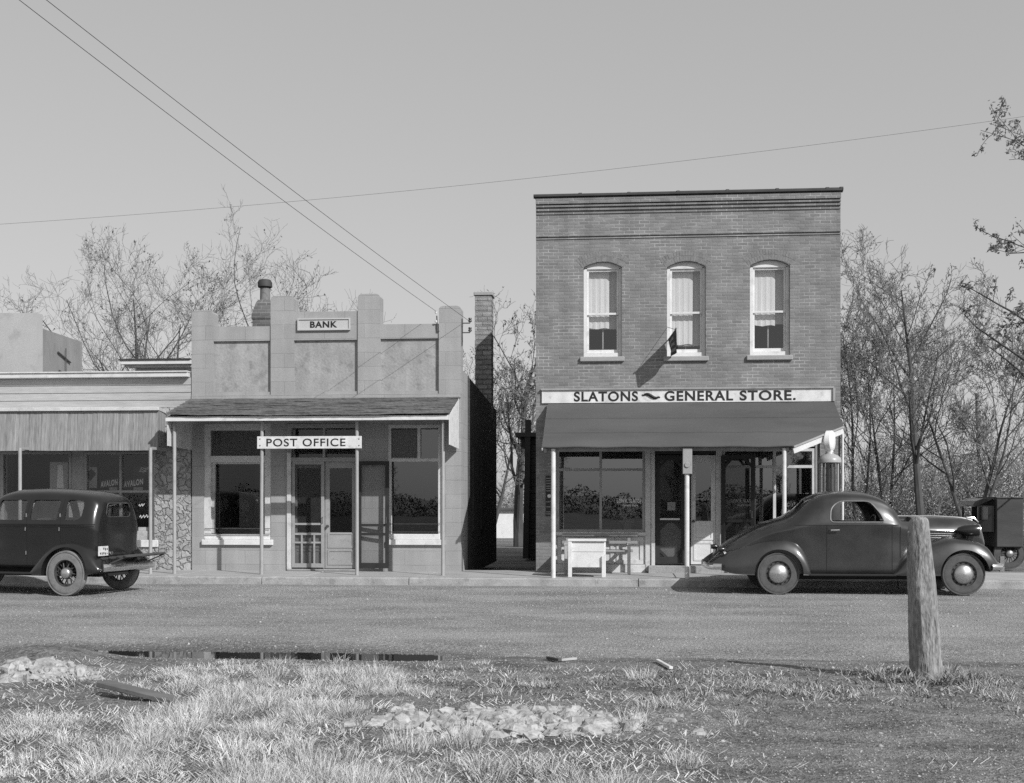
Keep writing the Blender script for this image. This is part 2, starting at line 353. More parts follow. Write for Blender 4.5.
    def build(s, name, mats, parent=None, smooth=False, bevel=0.0, fix=True, off=True):
        me = bpy.data.meshes.new(name)
        vs = s.v
        if parent is not None and off:
            r = parent
            while r.parent: r = r.parent
            o = r.location; vs = [(a - o.x, b - o.y, c - o.z) for a, b, c in vs]
        me.from_pydata(vs, [], s.f)
        if not isinstance(mats, (list, tuple)): mats = [mats]
        for m in mats: me.materials.append(m)
        if len(mats) > 1: me.polygons.foreach_set('material_index', s.mi)
        if fix or bevel:
            bm = bmesh.new(); bm.from_mesh(me)
            if bevel:
                bmesh.ops.remove_doubles(bm, verts=bm.verts, dist=1e-5)
                es = [e for e in bm.edges if len(e.link_faces) == 2 and e.calc_face_angle(0) > .6]
                bmesh.ops.bevel(bm, geom=es, offset=bevel, segments=1, affect='EDGES', clamp_overlap=True)
            bmesh.ops.recalc_face_normals(bm, faces=bm.faces)
            bm.to_mesh(me); bm.free()
        if smooth:
            me.polygons.foreach_set('use_smooth', [True] * len(me.polygons))
            me.set_sharp_from_angle(angle=R(38))
        o = bpy.data.objects.new(name, me); COL.objects.link(o)
        if parent is not None: o.parent = parent
        return o

def tag(o, label=None, cat=None, group=None, kind=None):
    if label: o['label'] = label
    if cat: o['category'] = cat
    if group: o['group'] = group
    if kind: o['kind'] = kind
    return o
def thing(name, label, cat, loc=(0, 0, 0), rz=0, group=None):
    o = bpy.data.objects.new(name, None); COL.objects.link(o); o.location = loc; o.rotation_euler = (0, 0, rz); o.empty_display_size = .2
    return tag(o, label, cat, group)
def copy_thing(src, loc, rz=0, label=None, scale=None, group=None):
    r = src.copy(); COL.objects.link(r); r.location = loc; r.rotation_euler = (0, 0, rz)
    if scale: r.scale = scale if hasattr(scale, '__len__') else (scale,) * 3
    if label: r['label'] = label
    if group: r['group'] = group
    for ch in list(src.children):
        c = ch.copy(); COL.objects.link(c); c.parent = r
        for g in list(ch.children):
            d = g.copy(); COL.objects.link(d); d.parent = c
    return r
def np_mesh(name, v, f, m, parent=None, smooth=False):
    me = bpy.data.meshes.new(name); k = f.shape[1]
    me.vertices.add(len(v)); me.vertices.foreach_set('co', np.ascontiguousarray(v, dtype=np.float32).ravel())
    me.loops.add(f.size); me.loops.foreach_set('vertex_index', np.ascontiguousarray(f, dtype=np.int32).ravel())
    me.polygons.add(len(f)); me.polygons.foreach_set('loop_start', np.arange(0, f.size, k, dtype=np.int32))
    try: me.polygons.foreach_set('loop_total', np.full(len(f), k, dtype=np.int32))
    except Exception: pass
    if smooth: me.polygons.foreach_set('use_smooth', [True] * len(f))
    me.update(calc_edges=True); me.validate()
    for q in (m if isinstance(m, (list, tuple)) else [m]): me.materials.append(q)
    o = bpy.data.objects.new(name, me); COL.objects.link(o)
    if parent is not None: o.parent = parent
    return o
def text(name, body, x0, x1, z0, z1, y, m, parent, bold=.012, depth=.004, shear=0.0, rot=0.0):
    cu = bpy.data.curves.new('t', 'FONT'); cu.body = body; cu.size = 1; cu.offset = bold; cu.extrude = .001; cu.shear = shear; cu.space_character = 1.12
    o = bpy.data.objects.new('t', cu); COL.objects.link(o)
    bpy.context.view_layer.update()
    dg = bpy.context.evaluated_depsgraph_get(); me = bpy.data.meshes.new_from_object(o.evaluated_get(dg))
    bpy.data.objects.remove(o); bpy.data.curves.remove(cu)
    n = len(me.vertices); co = np.empty(n * 3); me.vertices.foreach_get('co', co); co = co.reshape(-1, 3)
    mn, mx = co.min(0), co.max(0)
    a = (co[:, 0] - mn[0]) / (mx[0] - mn[0]); b = (co[:, 1] - mn[1]) / (mx[1] - mn[1]); c = (co[:, 2] - mn[2]) / max(mx[2] - mn[2], 1e-6)
    xx = x0 + a * (x1 - x0); zz = z0 + b * (z1 - z0) + (xx - x0) * math.tan(rot); yy = y - depth * c
    r = parent
    while r.parent: r = r.parent
    o_ = r.location
    new = np.stack([xx - o_.x, yy - o_.y, zz - o_.z], 1); me.vertices.foreach_set('co', new.ravel()); me.update()
    me.materials.clear(); me.materials.append(m); me.name = name
    ob = bpy.data.objects.new(name, me); COL.objects.link(ob); ob.parent = parent
    return ob
# ------------------------------------------------------------------ ground, road, verge, walk
KERB_Y = 22.0
def nzf(x, y, s, seed=0.0): return noise.noise(Vector((x * s, y * s, seed)))
def hgt(x, y):
    z = 0.0
    d = math.exp(-((y - 12.45) / .55) ** 2)
    w = smooth(-7.4, -6.2, x) * (1 - smooth(-2.2, -1.0, x))
    z -= d * (.02 + .075 * w)
    if y < 12.2:
        k = min(1, (12.2 - y) / 2.2)
        z += k * (.05 + .035 * nzf(x, y, .7, 3) + .02 * nzf(x, y, 2.3, 7)) + .008 * nzf(x, y, 9, 1)
        # mound of rubble, rut of the wheel track at right
        z += .07 * math.exp(-((x + .25) / .8) ** 2 - ((y - 8.7) / .45) ** 2)
        z += .16 * math.exp(-((x + 5.55) / .55) ** 2 - ((y - 11.2) / .6) ** 2)
    else:
        z += .012 * nzf(x, y, .5, 9) + .006 * nzf(x, y, 3, 2)
        z *= 1 - smooth(21.2, 21.9, y)
    return z
def sheet(name, x0, x1, y0, y1, st, m, extra=()):
    nx, ny = max(1, round((x1 - x0) / st)), max(1, round((y1 - y0) / st))
    xs = [x0 + (x1 - x0) * i / nx for i in range(nx + 1)]; ys = [y0 + (y1 - y0) * j / ny for j in range(ny + 1)]
    v = np.array([(x, y, hgt(x, y)) for y in ys for x in xs])
    i, j = np.meshgrid(np.arange(nx), np.arange(ny)); b = (j * (nx + 1) + i).ravel()
    f = np.stack([b, b + 1, b + nx + 2, b + nx + 1], 1)
    return tag(np_mesh(name, v, f, m, smooth=True), kind='structure')

def ground_mat(name, base, dark, pale, s1=.6, lo=.42, hi=.60, speck=55, bump=.012, wet=None):
    m = bpy.data.materials.new(name); m.use_nodes = True
    n = m.node_tree.nodes; l = m.node_tree.links; n.clear()
    out = n.new('ShaderNodeOutputMaterial'); p = n.new('ShaderNodeBsdfPrincipled'); l.new(p.outputs[0], out.inputs[0])
    tc = n.new('ShaderNodeTexCoord')
    def nz(sc, det=4, ro=.5, st=None):
        q = n.new('ShaderNodeTexNoise'); q.inputs['Scale'].default_value = sc; q.inputs['Detail'].default_value = det; q.inputs['Roughness'].default_value = ro
        if st:
            mp = n.new('ShaderNodeMapping'); mp.inputs['Scale'].default_value = st; l.new(tc.outputs['Object'], mp.inputs[0]); l.new(mp.outputs[0], q.inputs['Vector'])
        else: l.new(tc.outputs['Object'], q.inputs['Vector'])
        return q.outputs['Fac']
    def mth(op, a, b):
        q = n.new('ShaderNodeMath'); q.operation = op
        for i, x in enumerate((a, b)):
            if isinstance(x, (int, float)): q.inputs[i].default_value = x
            else: l.new(x, q.inputs[i])
        return q.outputs[0]
    def rng_(v, a, b, c, d):
        q = n.new('ShaderNodeMapRange'); l.new(v, q.inputs[0])
        for i, x in enumerate((a, b, c, d)): q.inputs[i + 1].default_value = x
        return q.outputs[0]
    big = rng_(nz(s1, 7, .62, (1, 1.6, 1)), lo, hi, dark, base)
    tr = mth('MULTIPLY', mth('SUBTRACT', nz(1.0, 5, .55, (.10, 1.5, 1)), .5), .45 * base)      # long tracks along the street
    sp = nz(speck, 3, .7); sp2 = nz(speck * 2.6, 2)
    v = mth('ADD', mth('ADD', big, tr), mth('MULTIPLY', mth('SUBTRACT', sp, .5), base * 2.0))
    v = mth('ADD', v, mth('MULTIPLY', rng_(sp2, .66, .74, 0, 1), pale - base))
    v = mth('MULTIPLY', v, rng_(sp2, .26, .38, .45, 1))
    rgh = .95
    if wet:
        s = n.new('ShaderNodeSeparateXYZ'); l.new(tc.outputs['Object'], s.inputs[0])
        wz = mth('ADD', s.outputs[2], mth('MULTIPLY', mth('SUBTRACT', nz(2, 4), .5), .02))
        wf = rng_(wz, wet, wet + .035, 1, 0)
        v = mth('MULTIPLY', v, mth('SUBTRACT', 1, mth('MULTIPLY', wf, .45)))
        l.new(mth('SUBTRACT', .95, mth('MULTIPLY', wf, .3)), p.inputs['Roughness'])
    else: p.inputs['Roughness'].default_value = rgh
    v = mth('MAXIMUM', v, .02)
    cc = n.new('ShaderNodeCombineColor')
    for i in range(3): l.new(v, cc.inputs[i])
    l.new(cc.outputs[0], p.inputs['Base Color']); p.inputs['Specular IOR Level'].default_value = .2
    b = n.new('ShaderNodeBump'); b.inputs['Distance'].default_value = bump; b.inputs['Strength'].default_value = 1
    l.new(mth('ADD', sp, mth('MULTIPLY', sp2, .5)), b.inputs['Height']); l.new(b.outputs[0], p.inputs['Normal'])
    return m
M['road'] = ground_mat('gravel_road', .335, .235, .66, .6, .38, .60, 26, .045, wet=-.05)
M['verge'] = ground_mat('verge_soil', .225, .12, .5, 1.6, .38, .62, 26, .035, wet=-.055)
M['unseen_dark_field'] = mat('unseen_dark_ground', .07, var=.4, ns=.5)  # tone kept dark so the shop windows mirror dark ground
M['yard'] = ground_mat('yard_earth', .20, .13, .4, .4, .4, .6, 20, .02)

me = MB(); me.add([(-900, -900, -.16), (900, -900, -.16), (900, 1500, -.16), (-900, 1500, -.16)], [(0, 1, 2, 3)])
tag(me.build('ground', M['yard'], fix=False), kind='structure')
sheet('road', -22, 24, 12.3, KERB_Y, .13, M['road'])
sheet('verge', -9, 12, 5.0, 12.3, .055, M['verge'])
me = MB()
for a, b, c, d in ((-60, -9, -6, 12.3), (12, 60, -6, 12.3), (-9, 12, -6, 5.0)):
    me.add([(a, c, .03), (b, c, .03), (b, d, .0), (a, d, .0)], [(0, 1, 2, 3)])
tag(me.build('field', M['verge'], fix=False), kind='structure')
me = MB(); me.add([(-90, -90, .02), (90, -90, .02), (90, -6, .03), (-90, -6, .03)], [(0, 1, 2, 3)]); tag(me.build('unseen_dark_field', M['unseen_dark_field'], fix=False), kind='structure')  # unseen ground behind the camera, added dark for its reflection in the windows
me = MB()
for a, b in ((-80, -22), (24, 80)): me.add([(a, 12.3, -.01), (b, 12.3, -.01), (b, KERB_Y, -.01), (a, KERB_Y, -.01)], [(0, 1, 2, 3)])
tag(me.build('street', M['road'], fix=False), kind='structure')

# water lying in the ditch
pw = bpy.data.materials.new('ditch_water'); pw.use_nodes = True
pb = pw.node_tree.nodes['Principled BSDF']; pb.inputs['Base Color'].default_value = (.015, .015, .015, 1); pb.inputs['Roughness'].default_value = .03; pb.inputs['IOR'].default_value = 1.33
M['water'] = pw
me = MB(); me.add([(-7.6, 11.4, -.066), (-1.0, 11.4, -.066), (-1.0, 13.3, -.066), (-7.6, 13.3, -.066)], [(0, 1, 2, 3)])
tag(me.build('puddle', pw, fix=False), kind='structure')

# concrete walk with a worn kerb
WALK = .15
me = MB(); x = -30.0
while x < 30:
    w = random.uniform(2.2, 2.6); me.box(x, x + w - .012, KERB_Y + .17, F + .6, -.1, WALK + random.uniform(-.004, .004)); x += w
tag(me.build('sidewalk', M['walk'], bevel=.008), kind='structure')
me = MB(); x = -30.0
while x < 30:
    w = random.uniform(2.6, 5.2); n = 26
    top = [(x + (w - .015) * i / n, WALK - .006 + .022 * noise.noise(Vector(((x + i * .18) * 1.7, 1, 1)))) for i in range(n + 1)]
    vs = []; fs = []
    for i, (a, z) in enumerate(top):
        e = .03 * noise.noise(Vector((a * 2.3, 5, 1))); vs += [(a, KERB_Y - .02 + e * .5, -.1), (a, KERB_Y + e, z - .025), (a, KERB_Y + .025 + e, z), (a, KERB_Y + .165, WALK)]
    for i in range(n):
        for k in range(3): fs.append((i * 4 + k, i * 4 + 4 + k, i * 4 + 5 + k, i * 4 + 1 + k))
    fs += [(0, 1, 2, 3), (n * 4 + 3, n * 4 + 2, n * 4 + 1, n * 4)]
    me.add(vs, fs); x += w
tag(me.build('kerb', M['kerb']), kind='structure')

# loose stones on the road: nobody could count them
N = 44000
px_ = rng.uniform(-9, 11, N); py_ = 12.9 + (21.6 - 12.9) * rng.random(N) ** .9; ed = rng.random(N) < .12; py_[ed] = 12.2 + np.abs(rng.normal(0, .5, ed.sum())); vg = rng.random(N) < .3; py_[vg] = rng.uniform(6, 12, vg.sum()); px_[vg] = rng.uniform(-5, 5, vg.sum()); s_ = rng.uniform(.004, .011, N) * (1 + (rng.random(N) > .985) * 1.6)
oc = np.array([(1, 0, 0), (-1, 0, 0), (0, 1, 0), (0, -1, 0), (0, 0, .7), (0, 0, -.7)])
V = (oc[None] * s_[:, None, None] * rng.uniform(.6, 1.3, (N, 6, 1))); V[:, :, 0] += px_[:, None]; V[:, :, 1] += py_[:, None]
V[:, :, 2] += np.array([hgt(a, b) for a, b in zip(px_, py_)])[:, None]
tri = np.array([(0, 2, 4), (2, 1, 4), (1, 3, 4), (3, 0, 4), (2, 0, 5), (1, 2, 5), (3, 1, 5), (0, 3, 5)])
FC = (np.arange(N)[:, None, None] * 6 + tri[None]).reshape(-1, 3)
M['pebble'] = mat('pebbles', .31, var=.45, ns=7, fine=23, fvar=.3)
tag(np_mesh('loose_gravel', V.reshape(-1, 3), FC, M['pebble']), kind='stuff', label='loose gravel scattered over the road and the verge')

# ------------------------------------------------------------------ the bank and post office
BX0, BX1 = X(192), X(461)
BBACK = F * (620 - 461) / (620 - 497)
bank = thing('bank_building', 'single storey cement block bank with stepped parapet and recessed panels', 'building', ((BX0 + BX1) / 2, F, 0))
z_par = Z(330, 339); z_pb = Z(330, 392); z_low = Z(240, 327)
def rect(px0, px1, py0, py1): return (X(px0), X(px1), Z((px0 + px1) / 2, py1), Z((px0 + px1) / 2, py0))
win_l = rect(204, 271, 424, 541); win_r = rect(388, 441, 425, 541); door_o = (X(287), X(358), WALK, Z(320, 424))
panels = [(X(213.5), X(271), Z(240, 392), Z(240, 341)), (X(294), X(358), Z(326, 391.5), Z(326, 340)), (X(380.5), X(439), Z(410, 391), Z(410, 338.5))]
mb = MB()
mb.wall(BX0, BX1, 0, z_low, F, F + .05, [win_l, win_r, door_o] + panels, back=False)
for a, b, c, d in panels:
    mb.m = 1; mb.add([(a, F + .05, c), (b, F + .05, c), (b, F + .05, d), (a, F + .05, d)], [(0, 1, 2, 3)]); mb.m = 0
mb.wall(BX0, BX1, 0, Z(330, 400), F + .05, F + .30, [win_l, win_r, door_o])
mb.add([(BX0, F + .3, z_low), (BX1, F + .3, z_low), (BX1, F + .3, Z(330, 400)), (BX0, F + .3, Z(330, 400))], [(0, 1, 2, 3)])
mb.box(BX0, BX1, F + .051, F + .3, Z(330, 400), z_low)
# parapet steps and pillars with worn shoulders
def pil(px0, px1, pyt, c=.06):
    a, b, t = X(px0), X(px1), Z((px0 + px1) / 2, pyt)
    mb.prism([(a, z_low), (b, z_low), (b, t - c), (b - c * .45, t - c * .3), (b - c * 1.3, t), (a + c * 1.3, t), (a + c * .45, t - c * .3), (a, t - c)], F - .025, F + .34)
    mb.box(a, b, F - .025, F - .001, Z(330, 397), z_low)
pil(192, 213, 310.5); pil(271, 294, 296); pil(358, 380, 294); pil(439, 461, 306)
mb.box(X(294), X(358), F, F + .3, z_low, Z(326, 311.5)); mb.box(X(213), X(271), F, F + .3, z_low, Z(240, 326.5))
mb.box(X(380), X(439), F, F + .3, z_low, Z(410, 324))
# raised band under the panels, water table
mb.box(BX0, BX1, F - .035, F - .001, Z(330, 398.5), Z(330, 394.5))
mb.build('front_wall', [M['block'], M['panel']], bank)
mb = MB(); zs = Z(464, 369); YR = F + 1.05
mb.box(BX1 - .25, BX1, F + .34, YR, 0, zs); mb.build('wall_return', M['block'], bank)
mb = MB(); mb.prism_x([(YR, 0), (BBACK, 0), (BBACK, zs - .32), (YR, zs - .02)], BX1 - .25, BX1 - .004); mb.build('side_wall', M['shaded_brick'], bank)  # dark brick carries the store's shade behind the lit block return
for qa, qb in ((1.9, 2.5), (3.4, 4.0)):
    mb = MB(); mb.wall(0, 1, 0, 1, 0, 1, []) if False else mb.box(BX1 - .03, BX1 + .02, F + qa, F + qb, .9, 2.7); mb.build('shutter', M['siding'], bank)
mb = MB(); mb.box(BX0, BX0 + .25, F + .34, BBACK, 0, zs); mb.build('side_wall', M['shaded_brick'], bank)
mb = MB(); mb.box(BX0 + .25, BX1 - .25, BBACK - .25, BBACK, 0, zs - .2); mb.build('rear_wall', M['block'], bank)
mb = MB(); mb.prism_x([(F + .32, zs - .35), (BBACK, zs - .65), (BBACK, zs - .55), (F + .32, zs - .25)], BX0 + .25, BX1 - .25); mb.build('roof', M['roof'], bank)
mb = MB(); mb.box(BX0 + .25, BX1 - .25, F + .3, BBACK - .25, .05, .14); mb.box(BX0 + .26, BX1 - .26, F + 3.4, F + 3.5, .14, zs - .7); mb.build('interior', M['inside'], bank)
mb = MB(); mb.box(BX0 + .28, X(268), F + .9, F + 1.35, .14, 1.0); mb.box(X(219), X(240), F + 1.3, F + 1.36, 1.0, 1.75)
mb.build('counter', M['greywood'], bank)

def framed_window(parent, x0, x1, z0, z1, y, fw, depth, m, panes=((0, 1, 0, 1),), glass='glass', name='window', gy=.05, bar=None):
    """timber frame standing in an opening; panes as fractions of the opening"""
    mb = MB(); mb.wall(x0, x1, z0, z1, y, y + depth, [(x0 + (x1 - x0) * a + fw * (1 if a <= 0 else .5), x0 + (x1 - x0) * b - fw * (1 if b >= 1 else .5), z0 + (z1 - z0) * c + fw * (1 if c <= 0 else .5), z0 + (z1 - z0) * d - fw * (1 if d >= 1 else .5)) for a, b, c, d in panes])
    w = mb.build(name, M[m], parent)
    for a, b, c, d in panes:
        g = MB(); xa, xb = x0 + (x1 - x0) * a, x0 + (x1 - x0) * b; za, zb = z0 + (z1 - z0) * c, z0 + (z1 - z0) * d
        tl = random.uniform(-.004, .004); tz = random.uniform(-.004, .004)
        g.add([(xa + .01, y + gy + tl, za + .01), (xb - .01, y + gy - tl, za + .01), (xb - .01, y + gy - tl + tz, zb - .01), (xa + .01, y + gy + tl + tz, zb - .01)], [(0, 1, 2, 3)])
        g.build('pane', M[glass], w, fix=False)
    return w
# left window: casing, screened transom, big pane, sill
a, b, c, d = win_l; zt = Z(238, 459)
w = framed_window(bank, a, b, c, d, F + .02, .13, .12, 'offwhite', ((0, 1, 0, (zt - c) / (d - c)), (0, 1, (zt - c) / (d - c), 1)), 'glass_dim', gy=.07)
mb = MB(); mb.wall(a + .11, b - .10, c + .02, zt - .03, F + .09, F + .13, [(a + .20, b - .17, c + .11, zt - .1)]); mb.build('sash', M['offwhite'], w)
mb = MB(); mb.add([(a + .1, F + .05, zt + .05), (b - .1, F + .05, zt + .05), (b - .1, F + .05, d - .08), (a + .1, F + .05, d - .08)], [(0, 1, 2, 3)]); mb.build('screen', M['screen_thick'], w, fix=False)
mb = MB(); mb.box(a - .03, b + .05, F - .07, F + .06, c - .08, c + .03); mb.box(a + .02, b - .02, F - .03, F + .06, c + .03, c + .07); mb.build('sill', M['white'], w, bevel=.008)
mb = MB()
for q in (Z(238, 528.5), Z(238, 534)): mb.tube([(a + .02, F - .012, q), (b - .02, F - .012, q)], .007, 5)
mb.build('guard_rod', M['iron'], w)
# right window
a, b, c, d = win_r; zt = Z(414, 460)
w = framed_window(bank, a, b, c, d, F + .02, .06, .12, 'offwhite', ((0, 1, 0, (zt - c) / (d - c)), (0, .58, (zt - c) / (d - c), 1), (.58, 1, (zt - c) / (d - c), 1)), 'glass', gy=.07)
mb = MB(); mb.add([(a + .06, F + .05, zt + .05), (a + (b - a) * .58 - .03, F + .05, zt + .05), (a + (b - a) * .58 - .03, F + .05, d - .06), (a + .06, F + .05, d - .06)], [(0, 1, 2, 3)]); mb.build('screen', M['screen_thick'], w, fix=False)
mb = MB(); mb.box(a - .02, b + .08, F - .07, F + .06, c - .08, c + .03); mb.box(a + .02, b - .02, F - .03, F + .06, c + .03, c + .14); mb.build('sill', M['white'], w, bevel=.008)
mb = MB()
for q in (Z(414, 524), Z(414, 532)): mb.tube([(a + .02, F - .012, q), (b - .02, F - .012, q)], .007, 5)
mb.build('guard_rod', M['iron'], w)
# doorway: casing, transom lights, two doors, two screen doors (one swung open flat against the wall)
zt = Z(322, 459); zd = Z(322, 424); zb = Z(322, 569)
mb = MB(); mb.wall(X(287), X(358), WALK, zd, F - .02, F + .14, [(X(291.5), X(356), WALK - .1, zt - .05), (X(291.5), X(323), zt + .03, zd - .08), (X(325), X(356), zt + .03, zd - .08)]); fr = mb.build('door_frame', M['trim'], bank)
mb = MB(); mb.box(X(287.3), X(291.3), F - .035, F - .021, WALK + .02, Z(289, 497) + .9); mb.build('casing_board', M['offwhite'], bank)
for p0, p1 in ((291.5, 323), (325, 356)):
    g = MB(); g.add([(X(p0), F + .06, zt), (X(p1), F + .06, zt), (X(p1), F + .06, zd - .05), (X(p0), F + .06, zd - .05)], [(0, 1, 2, 3)]); g.build('transom_pane', M['glass_dim'], fr, fix=False)
mb = MB(); mb.box(X(288), X(357), F - .10, F + .3, WALK, zb); mb.build('doorstep', M['greywood'], bank, bevel=.01)
def panel_door(parent, px0, px1, py0, py1, y, m, gpy0, gpy1, gl='glass_dim', name='door', mw=.09):
    x0, x1, z1, z0 = X(px0), X(px1), Z((px0 + px1) / 2, py0), Z((px0 + px1) / 2, py1)
    gz1, gz0 = Z((px0 + px1) / 2, gpy0), Z((px0 + px1) / 2, gpy1)
    h = (gz0 - z0 - .12) / 2
    mb = MB(); mb.wall(x0, x1, z0, z1, y, y + .045, [(x0 + mw, x1 - mw, gz0, gz1)])
    for k in range(2):
        zz = z0 + .07 + k * (h + .04); mb.wall(x0 + .05, x1 - .05, zz, zz + h, y - .012, y - .0015, [(x0 + mw, x1 - mw, zz + .04, zz + h - .03)], back=False)
    dr = mb.build(name, M[m], parent)
    g = MB(); g.add([(x0 + mw - .01, y + .02, gz0 - .01), (x1 - mw + .01, y + .02, gz0 - .01), (x1 - mw + .01, y + .02, gz1 + .01), (x0 + mw - .01, y + .02, gz1 + .01)], [(0, 1, 2, 3)]); g.build('pane', M[gl], dr, fix=False)
    g = MB(); g.lathe([(.0, -.06), (.026, -.055), (.03, -.035), (.014, -.02), (.014, 0), (.03, .0), (.03, .004)], (x0 + .05, y - .001, z0 + .85), 'y', 12); g.build('handle', M['iron'], dr, smooth=True)
    return dr
panel_door(bank, 324.5, 355.8, 461, 568.5, F + .06, 'trim', 468, 532.5)
panel_door(bank, 291.8, 324, 461, 568.5, F + .07, 'trim', 468, 532.5)
def screen_door(parent, c0, c1, z0, z1, mfr, fw=.07, mids=(), oct_=False, th=.03, low_board=None, msc='screen', lattice=False, push=True):
    """c0, c1: hinge and free edge in plan (x, y)"""
    c0 = Vector((c0[0], c0[1], 0)); c1 = Vector((c1[0], c1[1], 0)); d = (c1 - c0); L = d.length; d.normalize(); nrm = Vector((d.y, -d.x, 0))
    def P(u, w, k=0): return c0 + d * u + Vector((0, 0, w)) + nrm * k
    def slab(mb, u0, u1, w0, w1, t0=0, t1=th):
        vs = [P(u, w, k) for k in (t0, t1) for u, w in ((u0, w0), (u1, w0), (u1, w1), (u0, w1))]
        mb.add(vs, [(0, 3, 2, 1), (4, 5, 6, 7), (0, 1, 5, 4), (1, 2, 6, 5), (2, 3, 7, 6), (3, 0, 4, 7)])
    mb = MB(); slab(mb, 0, fw, z0, z1); slab(mb, L - fw, L, z0, z1); slab(mb, fw, L - fw, z1 - fw, z1); slab(mb, fw, L - fw, z0, z0 + fw * 1.4)
    for m in mids: slab(mb, fw, L - fw, m - fw * .35, m + fw * .35)
    if oct_:
        m = mids[0]
        for (u, w, su, sw) in ((fw, z1 - fw, 1, -1), (L - fw, z1 - fw, -1, -1), (fw, m - fw * .35, 1, -1), (L - fw, m - fw * .35, -1, -1), (fw, z0 + fw * 1.4, 1, 1), (L - fw, z0 + fw * 1.4, -1, 1), ):
            q = .16
            vs = [P(u, w + sw * q, k) for k in (.004, th - .004)] + [P(u, w + sw * (q - .07), k) for k in (.004, th - .004)] + [P(u + su * q, w, k) for k in (.004, th - .004)] + [P(u + su * (q - .07), w, k) for k in (.004, th - .004)]
            mb.add(vs, [(0, 2, 6, 4), (1, 5, 7, 3), (0, 1, 3, 2), (4, 6, 7, 5), (0, 4, 5, 1), (2, 3, 7, 6)])
    if lattice:
        m = mids[-1]; slab(mb, L * .28, L * .28 + .035, z0 + fw, m, .003, th - .003); slab(mb, L * .72 - .035, L * .72, z0 + fw, m, .003, th - .003); slab(mb, fw, L - fw, m - .19, m - .155, .006, th - .006)
    dr = mb.build('screen_door', M[mfr], parent)
    g = MB(); g.add([P(fw * .5, z0 + .05, .5 * th), P(L - fw * .5, z0 + .05, .5 * th), P(L - fw * .5, z1 - .03, .5 * th), P(fw * .5, z1 - .03, .5 * th)], [(0, 1, 2, 3)]); g.build('screen', M[msc], dr, fix=False)
    g = MB(); g.tube([P(L - fw * .5, z0 + .9, th), P(L - fw * .5, z0 + .9, th + .035), P(L - fw * .5, z0 + 1.02, th + .035), P(L - fw * .5, z0 + 1.02, th)], .008, 5); g.build('handle', M['iron'], dr)
    return dr
zs0, zs1 = Z(307, 567.5), Z(307, 461.5)
screen_door(bank, (X(291.8), F + .035), (X(324), F + .035), zs0, zs1, 'trim', .06, (Z(307, 524), Z(307, 534)), lattice=True)
t = screen_door(bank, (X(358.5), F - .05), (X(390.5), F - .14), zs0, zs1, 'darkwood', .075, (Z(372, 525), Z(372, 534)), msc='screen_thin')
t['label'] = 'dark screen door swung open against the wall'

# BANK board
bs = thing('bank_sign', 'small framed board lettered BANK high on the parapet', 'sign', ((X(298) + X(350)) / 2, F, Z(324, 331)))
a, b, c, d = rect(298, 350.5, 318.5, 330.5)
mb = MB(); mb.box(a + .02, b - .02, F - .03, F - .002, c + .02, d - .02); mb.build('board', M['bankwhite'], bs)
mb = MB(); mb.wall(a, b, c, d, F - .05, F - .003, [(a + .025, b - .025, c + .025, d - .025)]); mb.build('frame', M['bankwhite'], bs)
text('lettering', 'BANK', X(310.5), X(337.5), Z(324, 327.8), Z(324, 321.4), F - .031, M['black'], bs, .03)

# chimneys
def brick_stack(name, label, x0, x1, y0, y1, z0, z1, cap, m):
    r = thing(name, label, 'chimney', ((x0 + x1) / 2, (y0 + y1) / 2, z0))
    mb = MB(); n = int((z1 - z0) / .12)
    for i in range(n):
        za = z0 + (z1 - z0) * i / n; zb_ = z0 + (z1 - z0) * (i + 1) / n; e = random.uniform(-.008, .008)
        mb.box(x0 + e, x1 + e * .5, y0 + e, y1, za, zb_ - .006); 
    mb.box(x0 + .02, x1 - .02, y0 + .02, y1 - .02, z0, z1 - .01)
    mb.build('stack', m, r, bevel=.006)
    mb = MB(); mb.box(x0 - .03, x1 + .03, y0 - .03, y1 + .03, z1, z1 + cap); mb.build('cap', M['cement'], r, bevel=.012)
    return r
yc = F * (620 - 461) / (620 - 491.5); cx1 = BX1 + .003; cx0 = X(475, yc)
brick_stack('brick_chimney', 'tall rough brick chimney rising from the bank side wall above the alley', cx0, cx1, yc, yc + .5, zs - .6, Z(483, 295.5, yc), .09, M['brick_rough'])
y = F + 1.6
ch = thing('old_chimney', 'squat brick chimney with flared shoulders and dark cap behind bank parapet', 'chimney', (X(262, y), y, zs - .35))
mb = MB(); cx = X(262.3, y); u = 1 / 48.0
prof = [(9.2, 330), (9.2, 320), (9.9, 318.5), (9.9, 313.5), (9.2, 312), (8.6, 309.5), (6.6, 302), (5.0, 299)]
for i in range(len(prof) - 1):
    (r0, p0), (r1, p1) = prof[i], prof[i + 1]; z0, z1 = Z(262, p0, y), Z(262, p1, y)
    if i == 0: z0 = zs - .4
    a0, a1 = r0 * u * 1.12, r1 * u * 1.12
    mb.add([(cx + sx * a0, y + .2 + sy * a0, z0) for sx, sy in ((-1, -1), (1, -1), (1, 1), (-1, 1))] + [(cx + sx * a1, y + .2 + sy * a1, z1) for sx, sy in ((-1, -1), (1, -1), (1, 1), (-1, 1))], [(0, 1, 5, 4), (1, 2, 6, 5), (2, 3, 7, 6), (3, 0, 4, 7), (3, 2, 1, 0), (4, 5, 6, 7)])
mb.build('shoulder', M['brick_dark'], ch)
mb = MB(); mb.lathe([(.11, Z(262, 299.5, y)), (.105, Z(262, 286, y)), (.125, Z(262, 285, y)), (.13, Z(262, 281.5, y)), (.105, Z(262, 279, y)), (.08, Z(262, 279, y))], (cx, y + .2, 0), 'z', 14); mb.build('flue', M['flue'], ch, smooth=True)
